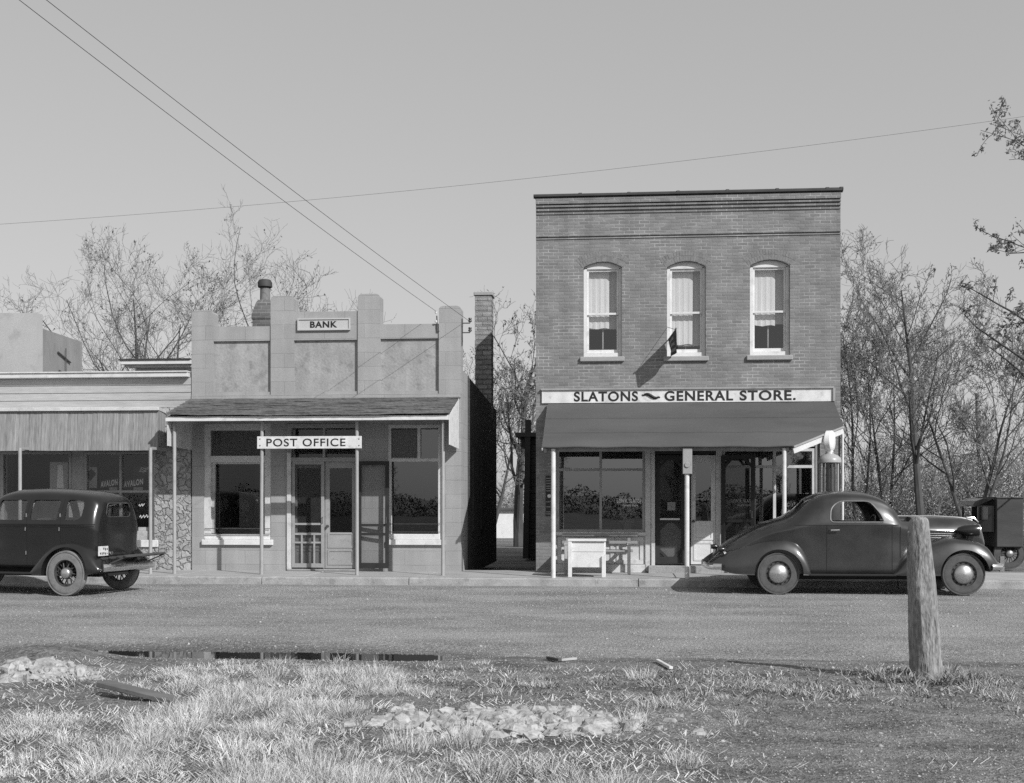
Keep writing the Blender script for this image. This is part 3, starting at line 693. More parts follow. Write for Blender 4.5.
mb = MB(); mb.lathe([(.12, Z(262, 286.6, y)), (.158, Z(262, 285.4, y)), (.158, Z(262, 281, y)), (.12, Z(262, 278.2, y))], (cx, y + .2, 0), 'z', 14); mb.build('flue_cap', M['coping'], ch, smooth=True)
# iron insulator bracket and wires on the right hand pillar
ib = thing('insulator_bracket', 'two dark porcelain insulators on an iron bracket beside the right bank pillar', 'bracket', (BX1 + .05, F + .1, Z(466, 335)))
mb = MB(); mb.box(BX1 + .003, BX1 + .02, F + .07, F + .11, Z(466, 345), Z(466, 318))
for q in (322.5, 332): mb.bar((BX1 + .02, F + .09, Z(466, q)), (BX1 + .17, F + .09, Z(466, q)), .02, .02); mb.tube([(BX1 + .17, F + .09, Z(466, q)), (BX1 + .17, F + .09, Z(466, q) + .05)], .009, 6)
mb.build('iron_arm', M['iron'], ib)
for q in (322.5, 332):
    mb = MB(); mb.lathe([(.0, .11), (.03, .105), (.035, .08), (.025, .065), (.037, .05), (.037, .03), (.02, .02)], (BX1 + .17, F + .09, Z(466, q)), 'z', 12); mb.build('insulator', M['porcelain'], ib, smooth=True)
ib = thing('wall_bracket', 'thin upright iron bracket with white knobs left of the right bank pillar', 'bracket', (X(437.5), F, Z(437, 332)))
mb = MB(); mb.tube([(X(437.6), F - .02, Z(437, 332)), (X(437), F - .03, Z(437, 316))], .014, 6); mb.bar((X(437.5), F - .02, Z(437, 331.5)), (X(439.5), F - .026, Z(437, 331.5)), .02, .02); mb.build('iron_arm', M['iron'], ib)
for q in (323, 314):
    mb = MB(); mb.lathe([(0, .05), (.022, .045), (.026, .02), (.015, 0)], (X(436.3), F - .045, Z(437, q)), 'z', 10); mb.build('insulator', M['white'], ib, smooth=True)

# POST OFFICE awning: shingle roof on four pipes, white end panels
PY = 22.4                                                        # eave line
pw_ = thing('post_office_awning', 'shingled porch roof with white fascia over the post office front', 'awning', ((BX0 + BX1) / 2, PY, WALK))
ax0, ax1 = BX0, X(459.5); zt0 = Z(330, 398); ze = Z(310, 414, PY)
mb = MB(); n = 9
for k in range(n):
    t0, t1 = k / n, (k + 1) / n
    y0, y1 = F - .04 + (PY - F + .0) * t0, F - .04 + (PY - F) * t1; z0, z1 = zt0 + (ze - zt0) * t0, zt0 + (ze - zt0) * t1
    segs = 46
    vs = []; fs = []
    for i in range(segs + 1):
        x = ax0 + (ax1 - ax0) * i / segs; j = .014 * noise.noise(Vector((x * 2.3, k * 3.1, 2))) - .02 * math.sin(math.pi * i / segs) * t1
        e = .014 * noise.noise(Vector((x * 7, k * 9.1, 5)))
        vs += [(x, y0, z0 + j), (x, y1 - .03 + e, z1 + j + .022), (x, y1 - .03 + e, z1 + j - .004), (x, y0, z0 + j - .03)]
    for i in range(segs):
        for q in range(4): fs.append((i * 4 + q, i * 4 + 4 + q, i * 4 + 4 + (q + 1) % 4, i * 4 + (q + 1) % 4))
    fs += [(0, 1, 2, 3), (segs * 4 + 3, segs * 4 + 2, segs * 4 + 1, segs * 4)]
    mb.add(vs, fs)
mb.build('shingle_roof', M['shingle'], pw_)
mb = MB(); mb.box(ax0 - .01, ax1 - .02, PY - .015, PY + .03, ze - .125, ze - .035); mb.build('fascia', M['white'], pw_, bevel=.004)
mb = MB(); mb.prism_x([(PY + .031, ze - .05), (F - .05, zt0 - .06), (F - .05, zt0 - .09), (PY + .031, ze - .08)], ax0 + .03, ax1 - .04); mb.build('soffit_boards', M['greywood'], pw_)
for xx, m in ((ax1 - .02, 'white'), (ax0 + .0, 'offwhite')):
    mb = MB(); mb.prism_x([(PY + .05, ze - .04), (F - .06, zt0 - .03), (F - .06, Z(459, 449)), (PY + .05, Z(445, 444.5, PY))], xx, xx + .02); mb.build('end_panel', M[m], pw_)
for px in (174.5, 261.5, 357, 443):
    mb = MB(); x = X(px, PY + .2); e = random.uniform(-.012, .012)
    mb.tube([(x, PY + .2, WALK - .01), (x + e * .3, PY + .2, 1.6), (x + e, PY + .2, ze - .02)], [.036, .034, .034], 10); mb.build('post', M['galv'], pw_, smooth=True)
ps = thing('post_office_sign', 'white board lettered POST OFFICE hung between two awning posts', 'sign', ((X(257, PY) + X(361, PY)) / 2, PY, Z(309, 449, PY)))
sy = PY + .13
mb = MB(); mb.box(X(257, sy), X(361.5, sy), sy, sy + .025, Z(309, 448.6, sy), Z(309, 436.2, sy)); mb.build('board', M['signwhite'], ps, bevel=.004)
text('lettering', 'POST OFFICE', X(266.5, sy), X(345.5, sy), Z(309, 446.3, sy), Z(309, 438.5, sy), sy - .001, M['black'], ps, .010)
for px in (260, 359):
    for py in (439, 445.5): mb = MB(); mb.lathe([(.012, 0), (.012, -.006), (0, -.008)], (X(px, sy), sy, Z(px, py, sy)), 'y', 8); mb.build('nail_head', M['iron'], ps)

# ------------------------------------------------------------------ shop at the left
LX1 = BX0 - .02
shop = thing('corner_shop', 'low boarded shop with stone piers and posters in its window', 'building', (X(100), F, 0))
LBACK = F + 9
lz0, lz1 = Z(120, 408), Z(120, 378)
o1 = (X(0), X(70), Z(40, 546), Z(40, 452)); o2 = (X(83.5), X(153), Z(120, 546), Z(120, 452))
mb = MB(); mb.wall(X(-60), X(155), Z(100, 547), lz0, F + .06, F + .3, [o1, o2]); mb.build('front_wall', M['trim'], shop)
mb = MB(); mb.wall(X(-60), LX1, lz0, lz1, F + .0, F + .3, []); mb.build('front_boarding', M['hwood'], shop)
mb = MB()
for k in range(1, 5): mb.box(X(-60), LX1, F - .012 - .001 * k, F - .002, lz0 + (lz1 - lz0) * (k - 1) / 4 + .004, lz0 + (lz1 - lz0) * k / 4 - .008)
mb.build('clapboard', M['hwood'], shop, bevel=.003)
mb = MB(); mb.box(X(-60), LX1 - .02, F - .16, F + .35, lz1 + .0, lz1 + .09); mb.box(X(-60), LX1 - .01, F - .19, F + .35, lz1 + .092, lz1 + .12); mb.build('cornice', M['offwhite'], shop, bevel=.006)
mb = MB(); mb.box(X(-60), X(155), F - .02, F + .059, WALK - .1, Z(100, 547)); mb.box(X(155), X(191), F - .03, F + .28, WALK - .1, lz0); mb.build('stone_pier', M['stone'], shop)
mb = MB(); mb.box(X(-60), X(-59), F + .3, LBACK, 0, lz1 - .1); mb.build('side_wall', M['plaster_grey'], shop); mb = MB(); mb.box(LX1 - .2, LX1, F + .3, LBACK, 0, lz1 - .1); mb.build('side_wall', M['plaster_grey'], shop); mb = MB(); mb.box(X(-60), LX1, LBACK, LBACK + .2, 0, lz1 - .1); mb.build('rear_wall', M['plaster_grey'], shop)
mb = MB(); mb.box(X(-60) + .02, LX1 - .2, F + .3, LBACK, lz1 - .3, lz1 - .18); mb.build('roof', M['roof'], shop)
mb = MB(); mb.box(X(-59), LX1 - .2, F + .3, LBACK, .04, .14); mb.box(X(-59), LX1 - .2, F + 3, F + 3.1, .14, lz1 - .3); mb.build('interior', M['inside'], shop)
zt = Z(120, 491.5); a, b, c, d = o2
w = framed_window(shop, a, b, c, d, F + .04, .045, .08, 'trim', ((0, .52, 0, (zt - c) / (d - c)), (.52, 1, 0, (zt - c) / (d - c)), (0, .52, (zt - c) / (d - c), 1), (.52, 1, (zt - c) / (d - c), 1)), 'glass_dim')
mb = MB(); mb.box(X(130), X(159), F - .06, F + .05, Z(140, 547), Z(140, 540)); mb.box(X(60), X(130), F - .06, F + .05, Z(140, 547), Z(140, 540)); mb.build('sill', M['white'], w, bevel=.006)
mb = MB(); mb.box(X(153.5), X(159.5), F + .0, F + .058, Z(156, 540) + .002, lz0 - .02); mb.build('corner_board', M['offwhite'], shop)
w = framed_window(shop, o1[0], o1[1], o1[2], o1[3], F + .04, .045, .08, 'trim', ((0, 1, 0, 1),), 'glass_dim')
# hanging corrugated tin skirt
sk = thing('tin_awning', 'short hanging awning of weathered corrugated sheets over the corner shop window', 'awning', (X(100), F - .5, WALK))
sy0, sy1 = F - .88, F - .95; zt_, zb_ = Z(100, 411, sy0), Z(100, 450.5, sy1)
mb = MB(); xs0, xs1 = X(-60, sy1), X(157.5, sy1); n = int((xs1 - xs0) / .02)
vs = []; fs = []
for i in range(n + 1):
    x = xs0 + (xs1 - xs0) * i / n; o = .0012 * math.sin(i * 1.9) + .006 * noise.noise(Vector((i * .23, 1, 1))) + .003 * noise.noise(Vector((i * .71, 4, 1))) + (.006 if (i // 26) % 2 else 0); e = .012 * noise.noise(Vector((x * 1.5, 3, 3)))
    vs += [(x, sy0 + o, zt_), (x, sy1 + o, zb_ + e)]
for i in range(n): fs.append((2 * i, 2 * i + 1, 2 * i + 3, 2 * i + 2))
m2 = int((F - sy1) / .02); base = len(vs)
for i in range(m2 + 1):
    t = i / m2; o = .004 * math.sin(i * 1.9); y = sy1 + (F - .02 - sy1) * t
    yt = sy0 + (F - .02 - sy0) * t; vs += [(xs1 + .0 + o - .20 * t, yt, zt_), (xs1 + o - .20 * t, y, zb_)]
for i in range(m2): fs.append((base + 2 * i, base + 2 * i + 1, base + 2 * i + 3, base + 2 * i + 2))
mb.add(vs, fs); mb.build('tin_sheet', M['tin'], sk, fix=False)
mb = MB(); mb.prism_z([(xs0, sy0 - .06), (xs1 + .02, sy0 - .06), (xs1 - .18, F - .02), (xs0, F - .02)], zt_ + .002, zt_ + .07); mb.build('top_board', M['offwhite'], sk, bevel=.005)
for px in (150.5, 20):
    yq = PY + .12; mb = MB(); mb.tube([(X(px, yq), yq, WALK - .01), (X(px, yq), yq, Z(px, 449.5, yq) + .03)], .034, 10); mb.build('post', M['galv'], sk, smooth=True)
    mb = MB(); mb.bar((X(px, yq), yq + .03, Z(px, 448, yq)), (X(px, yq), F - .02, Z(px, 448, yq)), .05, .05); mb.build('rafter', M['greywood'], sk)
# window cards and goods (behind the glass, standing on the window floor or hung)
gy = F + .16
def card(label, px0, px1, py0, py1, m, cat='poster', name='poster', rot=0.0):
    z0, z1 = Z((px0 + px1) / 2, py1, gy), Z((px0 + px1) / 2, py0, gy); x0, x1 = X(px0, gy), X(px1, gy)
    r = thing(name, label, cat, ((x0 + x1) / 2, gy, z0)); mb = MB(); k = math.tan(rot) * (x1 - x0)
    mb.prism([(x0, z0), (x1, z0 + k), (x1, z1 + k), (x0, z1)], gy - .004, gy + .004); mb.build('card', M[m], r); return r
for k, (p0, p1) in enumerate(((100, 118.5), (123, 144))):
    r = card(('dark slanting window card lettered AVALON, left of the two', 'dark slanting window card lettered AVALON, right of the two')[k], p0, p1, 480, 489, 'card_dark', 'window card', 'window_card', R(9))
    text('lettering', 'AVALON', X(p0 + .8, gy), X(p1 - .8, gy), Z(p0, 487.6, gy), Z(p0, 481.6, gy), gy - .005, M['paper'], r, .03, .002, 0, R(9))
    mb = MB(); q0, q1 = p0 + (p1 - p0) * .5, p1 - 1; mb.box(X(q0, gy), X(q1, gy), gy - .004, gy + .004, Z(q0, 490.2, gy), Z(q0, 487.2, gy)); mb.build('price_strip', M['card_grey'], r)
r = card('pale upright poster showing a tilted dark packet', 84.5, 97, 467, 488, 'card_grey')
mb = MB(); cxx, czz = X(90.7, gy), Z(90, 475, gy); mb.prism([(cxx - .12, czz - .02), (cxx - .0, czz - .12), (cxx + .12, czz + .02), (cxx + .02, czz + .13)], gy - .008, gy - .0045); mb.build('printed_packet', M['card_dark'], r)
r = card('dark placard with pale wavy strokes in the upper right pane', 134, 149, 466, 476, 'card_dark')
mb = MB()
for k in range(3): mb.tube([(X(139 + i * 1.2 + k, gy), gy - .006, Z(140, 471.5 - k * 1.7 - .6 * math.sin(i * 1.3), gy)) for i in range(8)], .008, 4)
mb.build('painted_stroke', M['paper'], r)
r = card('framed picture of a pale tower in the far left window', 50, 68, 462, 489, 'card_grey')
mb = MB(); mb.prism([(X(57, gy), Z(60, 488, gy)), (X(64, gy), Z(60, 488, gy)), (X(63, gy), Z(60, 465, gy)), (X(58, gy), Z(60, 465, gy))], gy - .008, gy - .0045); mb.build('printed_tower', M['paper'], r)
wb = thing('window_box', 'white wooden box with a smaller box on its lid in the shop window', 'box', (X(142, gy + .2), gy + .2, Z(142, 541)))
mb = MB(); mb.box(X(131, gy), X(152.2, gy), gy + .02, gy + .35, Z(142, 541, gy), Z(142, 531, gy)); mb.build('body', M['white'], wb, bevel=.008)
mb = MB(); mb.box(X(137, gy), X(148, gy), gy + .06, gy + .28, Z(142, 531, gy) + .001, Z(142, 527.3, gy)); mb.build('lid_box', M['white'], wb, bevel=.006)
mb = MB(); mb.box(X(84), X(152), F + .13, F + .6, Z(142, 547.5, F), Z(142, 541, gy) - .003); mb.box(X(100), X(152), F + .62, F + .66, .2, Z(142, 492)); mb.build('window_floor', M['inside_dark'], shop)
ws = MB(); 
for (qx, qy, n_, sc) in ((138, 517, 14, 1.2), (137, 505.5, 8, 1.0)):
    ws.tube([(X(qx + i * .85 * sc, F), F + .075, Z(140, qy - 1.5 * math.sin(i * 2.1) * sc - .1 * i, F)) for i in range(n_)], .009, 4)
r = ws.build('window_script', M['paper'], None); tag(r, 'white painted script strokes low on the corner shop window', 'lettering')
# small roof cornice rising behind the shop, stucco building further left
y = F + 3.2
lo = thing('rear_roof_cornice', 'white moulded wooden cornice of a roof rising behind the corner shop', 'roof', (X(160, y), y, lz1 - .3))
mb = MB(); a, b = X(138, y), X(196, y)
mb.box(a, b, y, y + 2.6, lz1 - .25, Z(160, 366, y)); mb.build('frieze', M['offwhite'], lo)
mb = MB(); mb.prism([(X(127, y), Z(160, 365.6, y)), (b, Z(160, 365.6, y)), (b, Z(160, 361.8, y)), (X(126, y), Z(160, 361.8, y))], y - .35, y + 2.8)
mb.prism([(X(131, y), Z(160, 368, y)), (b, Z(160, 368, y)), (b, Z(160, 365.7, y)), (X(128.5, y), Z(160, 365.7, y))], y - .22, y - .002)
mb.build('cornice', M['white'], lo)
mb = MB(); mb.box(X(126, y) - .02, b, y - .38, y + 2.8, Z(160, 361.7, y), Z(160, 360.4, y)); mb.build('roof_edge', M['coping'], lo)
mb = MB(); mb.box(a + .01, b, y - .04, y - .003, Z(160, 374.5, y), Z(160, 372, y)); mb.build('moulding', M['white'], lo)
y0, y1 = F + 6.5, F + 13.2
xw = X(41, y0); xw1 = X(82, y1)
sb = thing('stucco_building', 'plain pale stucco side of a taller building behind the corner shop', 'building', (xw - 3, y0 + 3, 0))
mb = MB(); n = 10; zt0, zt1 = Z(41, 328, y0), Z(82, 342, y1)
mb.add([(xw, y0, 0), (xw1, y1, 0), (xw1, y1, zt1), (xw, y0, zt0), (xw - 9, y0, 0), (xw1 - 9, y1, 0), (xw1 - 9, y1, zt1), (xw - 9, y0, zt0)], [(0, 1, 2, 3), (4, 7, 6, 5), (3, 2, 6, 7), (0, 3, 7, 4), (1, 5, 6, 2)])
mb.build('wall', M['cement'], sb)
mb = MB(); mb.box(xw - 1.2, xw + .05, y0 - .35, y0 - .002, 0, zt0 + .35); mb.build('corner_pier', M['plaster_grey'], sb)
dv = Vector((xw1 - xw, y1 - y0, 0)).normalized(); nv = Vector((dv.y, -dv.x, 0))
mb = MB()
for (u0, u1, zz) in ((2.4, 4.6, 5.75), (2.6, 4.3, 5.25), (2.6, 3.8, 5.05)):
    p = Vector((xw, y0, zz)) + dv * u0 + nv * .03; q = Vector((xw, y0, zz - .06)) + dv * u1 + nv * .03; mb.bar(p, q, .03, .03)
p = Vector((xw, y0, 5.15)) + dv * 3.6 + nv * .05; mb.bar(p, p + Vector((0, 0, .85)), .02, .02)
mb.build('bracket_iron', M['iron'], sb)
# ------------------------------------------------------------------ the general store
SX0, SX1 = X(536), X(840.5)
SB = F + 12.5
ZT = Z(690, 193.5)
store = thing('store_building', 'two storey brick general store with three arched upper windows', 'building', ((SX0 + SX1) / 2, F, 0))
wins = []
for (p0, p1, pt, pb) in ((583.5, 622, 261.5, 357.5), (667, 706, 261, 357), (750, 790, 259.5, 356)):
    pc = (p0 + p1) / 2; wins.append((X(p0), X(p1), Z(pc, pb), Z(pc, pt)))
RISE = .115
sf = (X(552), X(820), WALK - .2, Z(690, 440))
mb = MB(); mb.wall(SX0, SX1, 0, ZT, F, F + .3, [sf] + wins)
def arc_pts(a, b, zc, rise, n=12, ext=0.0):
    w = (b - a) / 2; rad = (w * w + rise * rise) / (2 * rise); cx = (a + b) / 2; cz = zc - rad; h = math.asin(w / rad)
    return [(cx + (rad + ext) * math.sin(h * (2 * i / n - 1)), cz + (rad + ext) * math.cos(h * (2 * i / n - 1))) for i in range(n + 1)], cx, cz, rad, h
for a, b, c, d in wins:
    pts, *_ = arc_pts(a, b, d, RISE)
    k = len(pts) // 2
    for i in range(len(pts) - 1):                                # brick between the arch and the square head of the opening
        (xa, za), (xb, zb_) = pts[i], pts[i + 1]
        vs = [(xa, F, za), (xb, F, zb_), (xb, F, d), (xa, F, d), (xa, F + .3, za), (xb, F + .3, zb_)]
        mb.add(vs, [(0, 1, 2, 3), (0, 4, 5, 1)])
mb.build('front_wall', M['brick'], store)
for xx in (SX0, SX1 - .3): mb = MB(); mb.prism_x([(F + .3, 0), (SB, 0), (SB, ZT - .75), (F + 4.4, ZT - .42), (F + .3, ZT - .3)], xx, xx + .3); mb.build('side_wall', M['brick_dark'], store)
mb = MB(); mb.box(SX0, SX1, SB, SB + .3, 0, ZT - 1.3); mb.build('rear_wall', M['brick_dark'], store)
mb = MB(); mb.box(SX0 + .3, SX1 - .3, F + .3, SB, ZT - 1.5, ZT - 1.4); mb.build('roof', M['roof'], store)
zf2 = Z(690, 395)
mb = MB(); mb.box(SX0 + .3, SX1 - .3, F + .302, SB, zf2, zf2 + .2); mb.box(SX0 + .3, SX1 - .3, F + 4.5, F + 4.6, WALK + .1, ZT - 1.5); mb.box(SX0 + .3, SX1 - .3, F + .302, F + 4.5, 0, WALK + .05); mb.build('interior', M['inside'], store)
# brick arches, two rowlock rings slightly proud
for a, b, c, d in wins:
    mb = MB()
    for ring in range(2):
        pts, cx, cz, rad, h = arc_pts(a - .02, b + .02, d, RISE)
        r0, r1 = rad + .004 + ring * .105, rad + .1 + ring * .105; nb = 17 + ring * 2; hh = h * (1.02 + ring * .03)
        for i in range(nb):
            t0, t1 = hh * (2 * (i + .06) / nb - 1), hh * (2 * (i + .94) / nb - 1); e = random.uniform(.001, .005)
            mb.prism([(cx + r0 * math.sin(t0), cz + r0 * math.cos(t0)), (cx + r0 * math.sin(t1), cz + r0 * math.cos(t1)), (cx + r1 * math.sin(t1), cz + r1 * math.cos(t1)), (cx + r1 * math.sin(t0), cz + r1 * math.cos(t0))], F - e, F + .02)
    mb.build('arch', M['voussoir'], store)
# cornice courses and roof edge
mb = MB()
def course(py0, py1, pr): mb.box(SX0 - .0, SX1 + .0, F - pr, F - .001, Z(690, py1), Z(690, py0))
course(196.5, 202.0, .075); course(203.2, 205.0, .055); course(206.6, 208.6, .04); course(210.2, 212.0, .022)
course(232.2, 234.6, .03); course(235.8, 237.2, .018)
mb.build('cornice', M['brick'], store, bevel=.004)
mb = MB(); x = SX0 - .05
while x < SX1 + .03:
    w = min(.96, SX1 + .05 - x); e = random.uniform(-.006, .006)
    mb.lathe([(.075, 0), (.075, w - .07), (.095, w - .06), (.095, w)], (x, F + .05, ZT + .02 + e), 'x', 12, .55); x += w + .002
mb.box(SX0 - .02, SX1 + .02, F - .09, F + .29, ZT - .02, ZT + .012)
mb.build('coping', M['coping'], store)
# upper windows
for k, (a, b, c, d) in enumerate(wins):
    fw = .065; y = F + .08
    pts, cx, cz, rad, h = arc_pts(a, b, d, RISE); ztop = d - RISE - .02
    mb = MB(); zs_ = c + .05
    inner = [(a + fw, zs_ + .08), (b - fw, zs_ + .08), (b - fw, ztop), (a + fw, ztop)]
    mb.box(a + .002, a + fw, y, y + .12, c, d - RISE + .0); mb.box(b - fw, b - .002, y, y + .12, c, d - RISE + .0)
    mb.box(a + fw, b - fw, y, y + .12, c, zs_ + .05)
    head = [(a + .002, d - RISE), (a + fw, ztop), (b - fw, ztop), (b - .002, d - RISE)] + [(p, q - .003) for p, q in reversed(pts[1:-1])]
    mb.prism(head, y, y + .12)
    w = mb.build('window', M['white'], store)
    zm = Z((583 + 622) / 2, 313); x0, x1, z0, z1 = a + fw, b - fw, zs_ + .05, ztop
    mb = MB(); mb.wall(x0 + .002, x1 - .002, zm - .02, z1, y + .035, y + .07, [(x0 + .04, x1 - .04, zm + .02, z1 - .045)]); mb.build('upper_sash', M['white'], w)
    mb = MB(); mb.wall(x0 + .002, x1 - .002, z0, zm + .02, y + .072, y + .105, [(x0 + .04, x1 - .04, z0 + .07, zm - .015)]); mb.build('lower_sash', M['white'], w)
    t = random.uniform(-.012, .012)
    g = MB(); g.add([(x0 + .03, y + .05, zm), (x1 - .03, y + .05 + t, zm), (x1 - .03, y + .052 + t, z1 - .03), (x0 + .03, y + .052, z1 - .03)], [(0, 1, 2, 3)])
    g.add([(x0 + .03, y + .09 + t, z0 + .05), (x1 - .03, y + .09, z0 + .05), (x1 - .03, y + .09, zm), (x0 + .03, y + .09 + t, zm)], [(0, 1, 2, 3)]); g.build('pane', M['glass_up'], w, fix=False)
    mb = MB(); xb = x0 + (x1 - x0) * (.70 if k != 1 else .72); zb_ = Z(600, (327, 344, 326)[k]); nf = 14
    vs = []; 
    for i in range(nf + 1):
        x = x0 - .04 + (xb - x0 + .04) * i / nf; o = .006 * math.sin(i * 1.9); vs += [(x, y + .16 + o, zb_ + .01 * math.sin(i * .7)), (x, y + .15 + o * .5, z1 + .03)]
    mb.add(vs, [(2 * i, 2 * i + 2, 2 * i + 3, 2 * i + 1) for i in range(nf)]); mb.build('curtain', M['curtain'], w, fix=False)
    zsh = Z(600, (327, 345, 324)[k])
    mb = MB(); mb.box(x0 - .03, x1 + .03, y + .19, y + .193, zsh, z1 + .04); mb.tube([(x0 - .03, y + .191, zsh), (x1 + .03, y + .191, zsh)], .012, 6); mb.build('roller_shade', M['shade'], w)
    mb = MB(); mb.box((x0 + x1) / 2 - .012, (x0 + x1) / 2 + .012, y + .225, y + .25, z0 + .1, zsh + .2); mb.build('inner_bar', M['trim'], w)
    mb = MB(); mb.box(a - .07, b + .05, F - .06, F + .13, c - .085, c + .012); mb.build('sill', M['cement'], w, bevel=.012)
# storefront
zh = Z(690, 441); y = F + .06
sfm = MB(); sfm.wall(X(552), X(821), Z(690, 447), zh, y, y + .14, []); sfm.build('header', M['trim'], store)
za, zb_, zt = Z(600, 532), Z(600, 449), Z(600, 469.5)
a, b = X(556.5), X(645)
dw = framed_window(store, a, b, za, zb_, y, .05, .1, 'trim', ((0, .5, 0, (zt - za) / (zb_ - za)), (.5, 1, 0, (zt - za) / (zb_ - za)), (0, .5, (zt - za) / (zb_ - za), 1), (.5, 1, (zt - za) / (zb_ - za), 1)), 'glass_dark', name='display_window')
mb = MB(); mb.box(a - .02, b + .02, y - .07, y + .1, za - .07, za - .002); mb.build('sill', M['offwhite'], dw, bevel=.008)
text('lettering', 'LON R. SLATON', X(617, y), X(642.5, y), Z(630, 503, y), Z(630, 499, y), y + .046, M['paper'], dw, .03, .002)
text('lettering', 'General Store', X(622.5, y), X(638, y), Z(630, 506.4, y), Z(630, 503.8, y), y + .046, M['paper'], dw, .03, .002, .3)
mb = MB(); zk0 = Z(600, 566)
mb.box(X(552), X(646), y + .02, y + .12, WALK, za - .07)
for k in range(3):
    p0 = 557.5 + k * 29.5; mb.wall(X(p0), X(p0 + 27), zk0 + .04, za - .1, y + .0, y + .019, [(X(p0) + .07, X(p0 + 27) - .07, zk0 + .12, za - .17)], back=False)
mb.box(X(552), X(646), y - .03, y + .02, WALK, zk0 + .03)
mb.build('kick_panel', M['offwhite'], store)
for p0, p1, e in ((552, 556.4, .02), (645.2, 651, .03), (651.2, 655, .06), (716.3, 722, .04)): mb = MB(); mb.box(X(p0), X(p1), y - e, y + .1, WALK + .01, zb_ + .1); mb.build('pilaster', M['offwhite'], store, bevel=.006)
mb = MB(); mb.box(X(648), X(722), F - .18, F + .4, WALK - .02, Z(685, 565.5)); mb.build('doorstep', M['kerb'], store, bevel=.012)
mb = MB(); mb.box(X(655.2), X(716.2), y - .02, y + .1, Z(685, 454), zb_ + .1); mb.build('door_header', M['darkwood'], store)
zd0, zd1 = Z(670, 564), Z(670, 455)
panel_door(store, 656, 686, 455, 564.5, y + .06, 'trim', 461, 522)
d1 = screen_door(store, (X(655.5), y + .02), (X(686), y + .02), zd0 + .02, zd1 - .01, 'darkwood', .085, (Z(670, 520.5),), oct_=True)
mb = MB(); mb.wall(X(658.5), X(683), Z(670, 559), Z(670, 523), y + .046, y + .052, [], back=False); mb.build('lower_panel', M['trim'], d1)
mb = MB(); mb.box(X(660), X(680), y - .018, y - .011, Z(670, 520), Z(670, 518.3)); mb.build('push_plate', M['paper'], d1)
mb = MB(); mb.box(X(667.5), X(675.5), y + .008, y + .012, Z(670, 510.5), Z(670, 502)); mb.build('notice', M['paper'], d1)
mb = MB(); mb.box(X(686.2), X(691), y - .01, y + .1, zd0, zd1 - .002); mb.build('door_jamb', M['darkwood'], store)
d2 = panel_door(store, 691.2, 716, 455, 564.5, y + .03, 'white', 462, 521, 'glass')
# right display window, its transom bar, mullions and slanting dark screen door before it
a, b = X(722.5), X(815.5); za2 = Z(770, 546); zt = Z(770, 466.5)
f1, f2 = (X(775) - a) / (b - a), (X(783) - a) / (b - a)
dw2 = framed_window(store, a, b, za2, zb_, y, .055, .1, 'offwhite', ((0, f1, 0, (zt - za2) / (zb_ - za2)), (f1, 1, 0, (zt - za2) / (zb_ - za2)), (0, f1, (zt - za2) / (zb_ - za2), 1), (f1, 1, (zt - za2) / (zb_ - za2), 1)), 'glass_dark', name='display_window')
text('lettering', 'LON R. SLATON', X(732, y), X(756, y), Z(744, 502.5, y), Z(744, 499, y), y + .046, M['paper'], dw2, .03, .002)
text('lettering', 'General Store', X(737, y), X(751, y), Z(744, 506.2, y), Z(744, 503.6, y), y + .046, M['paper'], dw2, .03, .002, .3)
mb = MB(); mb.box(X(722.5), X(821), y - .01, y + .11, WALK, za2 - .002); mb.build('kick_panel', M['offwhite'], store)
mb = MB(); mb.box(X(815.7), X(820.9), y - .015, y + .1, za2, zb_ + .1); mb.build('pilaster', M['trim'], store)
d3 = screen_door(store, (X(721.5), F - .03), (X(755.5, F - .42), F - .42), zd0 + .02, zd1 - .01, 'darkwood', .085, (Z(670, 520.5),), oct_=True)
d3['label'] = 'dark screen door swung open before the right display window'
mb = MB(); mb.tube([(X(842.2), F - .04, Z(842, 434)), (X(842.2), F - .04, .25)], .024, 10); mb.build('downspout', M['white'], store, smooth=True)
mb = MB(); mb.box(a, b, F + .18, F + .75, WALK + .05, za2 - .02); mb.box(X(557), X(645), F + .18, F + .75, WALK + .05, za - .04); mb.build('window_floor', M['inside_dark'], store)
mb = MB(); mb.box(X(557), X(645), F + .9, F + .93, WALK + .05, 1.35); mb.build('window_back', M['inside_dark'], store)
# painted name board
ss = thing('store_sign', 'long white board lettered SLATONS GENERAL STORE above the awning', 'sign', (X(690), F, Z(690, 402)))
a, b, c, d = X(541), X(834.5), Z(690, 402.3), Z(690, 389.5)
mb = MB(); mb.box(a + .02, b - .04, F - .04, F - .003, c, d); mb.build('board', M['signwhite'], ss)
mb = MB(); mb.box(a, b - .02, F - .075, F - .003, d + .002, d + .035); mb.box(b - .038, b, F - .075, F - .003, c, d); mb.build('frame', M['trim'], ss)
t0, t1 = Z(690, 401.0), Z(690, 391.0); ys = F - .0405
text('lettering', 'SLATONS', X(574), X(638), t0, t1, ys, M['black'], ss, .026)
text('lettering', 'GENERAL', X(664.5), X(733), t0, t1, ys, M['black'], ss, .026)
text('lettering', 'STORE.', X(739.5), X(795.5), t0, t1, ys, M['black'], ss, .026)
mb = MB(); n = 18; pts = []
for i in range(n + 1):
    t = i / n; pts.append((X(642 + 18 * t), ys - .004, Z(650, 396.2 - 1.9 * math.sin(2 * math.pi * t * .98) + (1.6 if i in (0, n) else 0) * (-1 if i == 0 else 1), F)))
mb.tube(pts, [.012 + .022 * math.sin(math.pi * i / n) for i in range(n + 1)], 6); mb.build('flourish', M['black'], ss, smooth=True)

